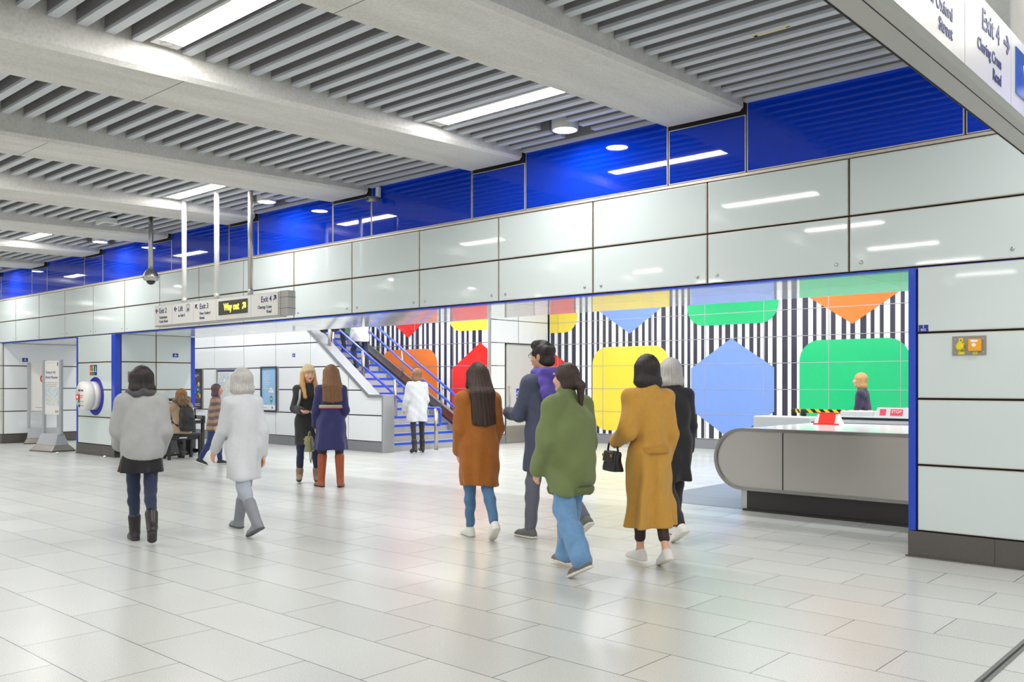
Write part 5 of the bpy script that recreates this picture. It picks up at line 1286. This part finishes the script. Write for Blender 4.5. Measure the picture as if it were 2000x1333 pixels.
F.ripple(0.005, 60, 4, 0.8); f.add('scarf', F, cloth('scarf_dark_grey', '#4c4d50', 0.2, 20))
f.hair(black_hair, 'bob', 0.12)
for i in (0, 1): f.shoe(black_boot, black_boot, i, boot=0.35, wide=1.05)
f.place(-8.15, 3.84, 70, 0)

# 7 pale coat striding left
f = Fig(1.66, ((-25, 14, 2, -24), (23, 3, 2)), ((14, 8, 20, 2), (-14, 8, 16, 2)), 4, (0, 4), slim=0.95).body(skin1, 'person in a very pale grey coat and grey boots striding before the map posters')
f.trousers(cloth('trousers_pale', '#a5abb8', 0.1, 30), end=0.5, seed=10)
f.coat(cloth('coat_pale', '#cfd2d6', 0.06, 30), [(0.58, 0.175, 0.16, 0), (0.8, 0.17, 0.15, 0), (1.05, 0.16, 0.13, 0), (1.22, 0.175, 0.125, 0), (1.32, 0.17, 0.105, 0), (1.37, 0.12, 0.085, 0), (1.42, 0.075, 0.07, 0)], (0.072, 0.062, 0.05), seed=17, fold=(5, 0.012, 5), collar=(0.07, 0.06))
f.hair(grey_hair, 'bob', 0.14)
for i in (0, 1): f.shoe(mat('boot_grey', '#85888f', 0.6, noise=0.12, nscale=18), mat('boot_sole_grey', '#5d5f64', 0.6), i, boot=0.55)
f.place(-8.06, 4.86, 88, 1)

# 8 small far figure
f = Fig(1.44, ((9, 4, 2), (-9, 20, 2, -20)), ((16, 8, 30, 6), (-14, 8, 30, 6)), 5, (0, 5)).body(skin2, 'small figure in a brown and tan striped top walking past the wall posters')
f.trousers(cloth('trousers_navy', '#2b3568', 0.15, 30), (0.088, 0.062, 0.05), 0.93, seed=11)
def banded(name, a, b, freq):
    m = cloth(name, a); nt = m.node_tree; bs_ = nt.nodes['Principled BSDF']; tc = nt.nodes.new('ShaderNodeTexCoord'); wv = nt.nodes.new('ShaderNodeTexWave'); wv.bands_direction = 'Z'; wv.inputs['Scale'].default_value = freq; wv.inputs['Distortion'].default_value = 2.5
    cr_ = nt.nodes.new('ShaderNodeValToRGB'); cr_.color_ramp.elements[0].color = lin(a); cr_.color_ramp.elements[0].position = 0.4; cr_.color_ramp.elements[1].color = lin(b); cr_.color_ramp.elements[1].position = 0.6
    nt.links.new(tc.outputs['Object'], wv.inputs['Vector']); nt.links.new(wv.outputs['Fac'], cr_.inputs['Fac']); nt.links.new(cr_.outputs['Color'], bs_.inputs['Base Color']); return m
f.coat(banded('knit_brown_tan', '#6a5a62', '#a08468', 2.6), [(0.70, 0.18, 0.15, 0), (0.95, 0.17, 0.14, 0), (1.2, 0.18, 0.13, 0), (1.32, 0.175, 0.105, 0), (1.37, 0.12, 0.085, 0), (1.42, 0.075, 0.07, 0)], seed=18, rip=0.006)
f.hair(hairm('hair_auburn', '#5a4048'), 'bob', 0.16)
for i in (0, 1): f.shoe(black_boot, sole_w, i)
q = (-14.60, 8.43); f.place(*q, -40, 0)

# 9 woman in a beige hat, facing us
f = Fig(1.66, ((2, 3, 3), (-3, 4, 3)), ((18, 10, 62, 30), (18, 10, 62, 30)), 0, (14, 0)).body(skin1, 'person in a beige knit hat and black coat facing the navy coated person')
f.trousers(jeans_n, (0.082, 0.056, 0.042), 0.92, 'jeans', seed=12)
f.coat(cloth('coat_charcoal', '#2a2a2c', 0.15, 30), [(0.52, 0.17, 0.15, 0), (0.8, 0.175, 0.15, 0), (1.05, 0.165, 0.135, 0), (1.22, 0.18, 0.13, 0), (1.32, 0.172, 0.105, 0), (1.37, 0.12, 0.085, 0), (1.41, 0.075, 0.07, 0)], (0.075, 0.066, 0.055), seed=19, fold=(5, 0.008, 1))
f.face()
F = Field(*f.box([f.hc-V(0, 0, 0.34*f.k), f.hc+V(0, 0, 0.1)], 0.2), 0.007)
k = f.k; P_ = lambda x, y, z: f.hc+f.HM@V(x, y, z)*f.k
for sg in (-1, 1):
    for u in (0, 1): F.cone(P_(sg*(0.078+0.01*u), 0.0-0.03*u, 0.02), P_(sg*0.09, 0.02-0.04*u, -0.14), 0.026*k, 0.034*k, 0.02); F.cone(P_(sg*0.09, 0.02-0.04*u, -0.14), P_(sg*(0.075), 0.115-0.06*u, -0.33), 0.034*k, 0.022*k, 0.02)
F.ell(P_(0, -0.06, -0.05), V(0.075, 0.05, 0.12)*k, f.HM, 0.03); F.strands(0.0022, 30, 3, (f.hc[0], f.hc[1])); f.add('hair', F, blond_hair, 0)
F = Field(*f.box([f.hc+V(0, 0, 0.08)], 0.2), 0.007)
F.ell(P_(0, -0.018, 0.052), V(0.094, 0.110, 0.098)*k, f.HM, 0.02); F.ell(P_(0, 0.10, -0.03), V(0.09, 0.06, 0.068)*k, f.HM, 0.01, 'cut'); F.ell(P_(0, -0.01, -0.10), V(0.14, 0.14, 0.10)*k, f.HM, 0.01, 'cut')
for a in range(20): F.ell(P_(0.088*math.cos(a*0.314), -0.012+0.104*math.sin(a*0.314), 0.042+0.012*math.sin(a*0.314)), V(0.016, 0.016, 0.024)*k, f.HM, 0.012)
F.ell(P_(0.0, -0.075, 0.135), V(0.024, 0.024, 0.022)*k, None, 0.012); F.strands(0.0018, 40, 5, (f.hc[0], f.hc[1])); f.add('knit_hat', F, cloth('knit_beige', '#d6bd94', 0.12, 60, 0.5))
for i in (0, 1): f.shoe(taupe, black_boot, i, boot=0.18, heel=0.02)
f.place(-10.87, 7.82, 238, 0); hatw = f

# 10 woman in a navy coat, back to us
f = Fig(1.71, ((2, 3, 4, 0, 30), (-2, 4, 4, 0, -4)), ((2, 11, 24, 2), (2, 9, 46, 26)), 0, (14, 0)).body(skin1, 'person in a navy belted coat and tan knee boots with long chestnut hair')
f.trousers(cloth('tights_grey', '#3b3c44', 0.1, 40), (0.08, 0.054, 0.044), 0.6, 'tights', seed=13, fold=0.0)
navy = cloth('wool_navy', '#2e2f63', 0.16, 30)
f.coat(navy, [(0.51, 0.258, 0.215, 0), (0.62, 0.238, 0.195, 0), (0.85, 0.195, 0.155, 0), (1.02, 0.158, 0.122, 0), (1.09, 0.152, 0.115, 0), (1.2, 0.17, 0.122, 0), (1.31, 0.172, 0.105, 0), (1.36, 0.12, 0.085, 0), (1.41, 0.075, 0.07, 0)], (0.074, 0.064, 0.054), fold=(5, 0.014, 8), seed=20, collar=(0.06, 0.03))
m = cloth('belt_rainbow', '#d8b84a'); nt = m.node_tree; tc = nt.nodes.new('ShaderNodeTexCoord'); sp = nt.nodes.new('ShaderNodeSeparateXYZ'); mr = nt.nodes.new('ShaderNodeMapRange'); cr_ = nt.nodes.new('ShaderNodeValToRGB'); cr_.color_ramp.interpolation = 'CONSTANT'
z0, z1 = f.at(1.062)[2], f.at(1.112)[2]; mr.inputs['From Min'].default_value = z0; mr.inputs['From Max'].default_value = z1
for i_, (p_, c_) in enumerate(((0, '#b23a72'), (0.22, '#b79a4a'), (0.42, '#8fa9b8'), (0.58, '#9aa567'), (0.76, '#e0bd4c'))):
    e_ = cr_.color_ramp.elements[i_] if i_ < 2 else cr_.color_ramp.elements.new(p_); e_.position = p_; e_.color = lin(c_)
nt.links.new(tc.outputs['Object'], sp.inputs[0]); nt.links.new(sp.outputs['Z'], mr.inputs['Value']); nt.links.new(mr.outputs['Result'], cr_.inputs['Fac']); nt.links.new(cr_.outputs['Color'], nt.nodes['Principled BSDF'].inputs['Base Color'])
F = Field(*f.box([f.at(1.09)], 0.3), 0.007); F.loft([(z0, 0, 0, 0.166*f.k, 0.130*f.k), (z1, 0, 0, 0.163*f.k, 0.128*f.k)], 0.01); f.add('belt', F, m, label='rainbow striped belt')
f.hair(brown_hair, 'long', 0.375, 0.125, seed=8, back=(0.105, 0.13))
for i in (0, 1): f.shoe(tan_boot, mat('boot_sole_dark', '#3a251c', 0.5), i, boot=0.84, heel=0.0, name='boot')
f.place(-10.40, 7.56, 48, 0); navyw = f

# 11 seated piano player
f = Fig(1.66, ((80, 78, 8), (78, 94, 5, -8)), ((38, 10, 52, 6), (38, 14, 52, 6)), 4, (6, 8)).body(skin1, 'person in a fawn parka with a fur hood, seated at the piano')
f.trousers(cloth('trousers_charcoal', '#3d3d42', 0.12, 30), (0.086, 0.06, 0.05), 0.93, seed=14)
parka = cloth('parka_fawn', '#a48d74', 0.14, 20)
f.coat(parka, [(0.80, 0.19, 0.165, -0.01), (0.86, 0.205, 0.17, -0.01), (1.0, 0.19, 0.15, 0), (1.2, 0.20, 0.145, 0), (1.31, 0.188, 0.115, 0), (1.37, 0.13, 0.09, 0), (1.42, 0.085, 0.08, 0)], (0.088, 0.078, 0.062), seed=21, rip=0.006, sit=True)
F = Field(*f.box([f.at(1.42)], 0.32), 0.008)
for a in range(14): F.ell(f.at(1.43)+V(0.12*math.cos(a*0.449), -0.03+0.10*math.sin(a*0.449), -0.035*math.sin(a*0.449)), V(0.05, 0.05, 0.05), None, 0.02)
F.ell(f.at(1.38)+V(0, -0.10, 0), V(0.11, 0.06, 0.09), None, 0.03); F.ripple(0.012, 120, 5, 1.0); f.add('fur_hood', F, mat('fur_brown', '#8d765c', 0.9, noise=0.4, nscale=60, bump=0.8, bscale=120), 0)
f.hair(hairm('hair_ginger', '#8f6439'), 'bob', 0.12)
for i in (0, 1): f.shoe(black_boot, black_boot, i, boot=0.4, heel=0.03)
f.place(-16.14, 8.52, 88); f.root.location.z = 0.615-f.P[2]; player = f

# 12 silvery coat at the foot of the stair
f = Fig(1.72, ((-4, 10, 2, -10), (6, 4, 4)), ((4, 12, 30, 6), (4, 12, 30, 6)), 3, (24, 2)).body(skin1, 'person in a silvery white coat and black tights at the foot of the stair')
f.trousers(tights, (0.078, 0.052, 0.042), 0.93, 'tights', seed=15, fold=0.001)
f.coat(cloth('coat_silver', '#d3d5da', 0.08, 20), [(0.60, 0.225, 0.185, 0), (0.8, 0.21, 0.175, 0), (1.02, 0.19, 0.15, 0), (1.2, 0.205, 0.145, 0), (1.31, 0.19, 0.115, 0), (1.37, 0.13, 0.09, 0), (1.42, 0.08, 0.075, 0)], (0.09, 0.08, 0.064), seed=22, rip=0.007, fold=(5, 0.012, 7))
f.hair(hairm('hair_light_brown', '#8a6448'), 'bob', 0.14)
for i in (0, 1): f.shoe(black_boot, black_boot, i, boot=0.3, heel=0.02)
f.place(-13.98, 12.72, 70, 1)

# 13, 14 climbers on the stair
def step_z(x): return tz(x-1e-3)
f = Fig(1.68, ((30, 50, 2), (-4, 6, 2)), ((4, 10, 20, 4), (4, 10, 20, 4)), 5, (0, 0)).body(skin2, 'person in a white top climbing the stair beside the central rail')
f.trousers(jeans_n, seed=16)
f.coat(cloth('top_white', '#e4e4e2', 0.06, 20), [(0.72, 0.18, 0.15, 0), (1.0, 0.17, 0.14, 0), (1.2, 0.185, 0.135, 0), (1.31, 0.178, 0.11, 0), (1.37, 0.12, 0.085, 0), (1.42, 0.075, 0.07, 0)], seed=23, rip=0.006)
f.hair(black_hair, 'long', 0.3)
for i in (0, 1): f.shoe(black_boot, black_boot, i)
f.place(-17.50, 14.1, 88, 1, z=step_z(-17.50))
f = Fig(1.74, ((28, 48, 2), (-4, 6, 2)), ((4, 10, 20, 4), (4, 10, 20, 4)), 5, (0, 0)).body(skin2, 'person with dark legs high on the stair, cut off by the soffit')
f.trousers(tights, seed=17)
f.coat(cloth('coat_brown_dark', '#3b2f2b', 0.12, 20), [(0.70, 0.18, 0.15, 0), (1.0, 0.17, 0.14, 0), (1.2, 0.185, 0.135, 0), (1.31, 0.178, 0.11, 0), (1.37, 0.12, 0.085, 0), (1.42, 0.075, 0.07, 0)], seed=24)
f.hair(black_hair, 'short')
for i in (0, 1): f.shoe(black_boot, black_boot, i)
f.place(-18.62, 14.25, 88, 1, z=step_z(-18.62))

# 15 behind the gates
f = Fig(1.62, walkL, ((10, 8, 30, 4), (-8, 8, 30, 4)), 3, (0, 0)).body(skin1, 'person with fair hair and a dark jacket behind the gates before the green block')
f.trousers(tights, seed=18)
f.coat(cloth('jacket_plum', '#3e3550', 0.2, 18), [(0.74, 0.165, 0.14, 0), (1.0, 0.16, 0.13, 0), (1.2, 0.172, 0.125, 0), (1.31, 0.17, 0.105, 0), (1.37, 0.12, 0.085, 0), (1.42, 0.075, 0.07, 0)], (0.07, 0.06, 0.05), seed=25)
f.hair(hairm('hair_fair', '#c39860'), 'bob', 0.14); f.face()
for i in (0, 1): f.shoe(black_boot, black_boot, i)
f.place(-5.5, 14.3, 100, 0)

# ================================================================== BAGS
def wear(name, fig, label, cat):
    r = empty(name, fig.root.location, fig.root.rotation_euler.z); return tag(r, label, cat)
class Kid:                      # lets a Field be added under any root
    def __init__(s, root): s.root = root; s.kids = []
    add = Fig.add; box = Fig.box
def backpack(fig, m, label, w=0.15, h=0.44, d=0.09, top=1.34, strap_m=None, back=0.135):
    r = wear('backpack', fig, label, 'backpack'); kd = Kid(r); k = fig.k; t = fig.at(top); y = t[1]-(back+d)*k
    F = Field(*fig.box([t+V(-w, -2*d-back, -h), t+V(w, 0, 0)], 0.08), 0.008)
    z1 = t[2]; F.loft([(z1-h*k, 0, y, w*0.8*k, d*0.8*k), (z1-(h-0.05)*k, 0, y, w*k, d*k), (z1-h*0.4*k, 0, y, w*k, d*k), (z1-0.06*k, 0, y+0.01, w*0.85*k, d*0.85*k), (z1, 0, y+0.02, w*0.5*k, d*0.5*k)], 0.02, 3.2); F.ripple(0.005, 30, 2, 0.8); kd.add('main_bag', F, m)
    F = Field(*fig.box([t+V(-w, -2*d-back-0.06, -h), t+V(w, 0, -h*0.5)], 0.08), 0.008)
    F.loft([(z1-(h-0.03)*k, 0, y-d*0.95*k, w*0.7*k, 0.04*k), (z1-h*0.55*k, 0, y-d*0.95*k, w*0.7*k, 0.045*k)], 0.02, 3.5); F.ripple(0.003, 40, 3, 0.8); kd.add('front_pocket', F, m)
    for sg in (-1, 1):
        mb = MB(); P3 = [t+V(sg*0.07*k, -back*k, -0.03*k), t+V(sg*0.10*k, -0.06*k, 0.085*k), t+V(sg*0.115*k, 0.06*k, 0.045*k), t+V(sg*0.125*k, 0.15*k, -0.09*k), t+V(sg*0.17*k, 0.10*k, -0.26*k), t+V(sg*0.14*k, -back*k, -0.36*k)]
        mb.tube([tuple(p) for p in P3], 0.018, strap_m or m, 8); mb.build('strap', r, local=True)
    return r
backpack(player, mat('nylon_black', '#232326', 0.55, noise=0.2, nscale=12), 'black backpack on the back of the seated piano player', 0.145, 0.46, 0.085, 1.31, back=0.15)
backpack(hatw, mat('nylon_grey', '#a9b0ae', 0.6, noise=0.15, nscale=12), 'pale grey backpack worn by the person in the beige hat', 0.14, 0.42, 0.08, 1.28)

def handbag(fig, hand, m, label, w=0.15, h=0.22, d=0.06, drop=0.22, strap=True, cat='handbag', brass_=True, off=(0, 0, 0)):
    r = wear('handbag', fig, label, cat); kd = Kid(r); p = fig.wr[hand]+fig.ad[hand][1]*0.08*fig.k+V(*off); z1 = p[2]-drop
    F = Field(*fig.box([p+V(-d-0.05, -w, -drop-h), p+V(d+0.05, w, -drop)], 0.06), 0.007)
    F.loft([(z1-h, p[0], p[1], d, w), (z1-h*0.9, p[0], p[1], d*1.05, w*1.03), (z1-0.02, p[0], p[1], d*0.75, w*0.92), (z1, p[0], p[1], d*0.5, w*0.85)], 0.02, 3.6); F.ripple(0.003, 40, 2, 0.7); kd.add('bag', F, m)
    F = Field(*fig.box([p+V(-d-0.05, -w, -drop-h*0.6), p+V(d+0.05, w, -drop)], 0.06), 0.007)
    F.loft([(z1-h*0.5, p[0]-0.012, p[1], d*0.98, w*0.9), (z1+0.004, p[0]-0.012, p[1], d*0.7, w*0.8)], 0.02, 3.6); kd.add('flap', F, m)
    mb = MB(); mb.tube([tuple(p+V(0, w*0.75*math.cos(a), -drop-0.005+drop*0.97*math.sin(a))) for a in np.linspace(0.0, math.pi, 15)], 0.009, m, 8); mb.build('handle', r, local=True)
    if strap:
        mb = MB(); mb.tube([tuple(p+V(0.02, w*0.95*math.cos(a), -drop-0.02-(h+0.14)*math.sin(a))) for a in np.linspace(0, math.pi, 17)], 0.007, m, 8); mb.build('shoulder_strap', r, local=True)
    if brass_:
        mb = MB()
        for sg in (-1, 1): mb.lathe([(0.012, 0), (0.012, 0.012)], tuple(p+V(-d*0.9, sg*w*0.6, -drop-0.03)), (-1, 0, 0), brass, 12)
        mb.build('buckle', r, local=True)
    return r
handbag(navyw, 0, mat('leather_olive', '#8a8a66', 0.4, noise=0.15, nscale=12), 'olive green leather handbag hanging from the hand of the navy coated person', 0.15, 0.21, 0.06, 0.08, off=(-0.09, 0.02, 0))
handbag(mustard, 0, mat('leather_bag_black', '#2b2a2c', 0.4, noise=0.15, nscale=12), 'black handbag hanging on the forearm of the mustard coated person', 0.12, 0.16, 0.05, 0.10, strap=False, off=(-0.03, -0.06, 0.04))
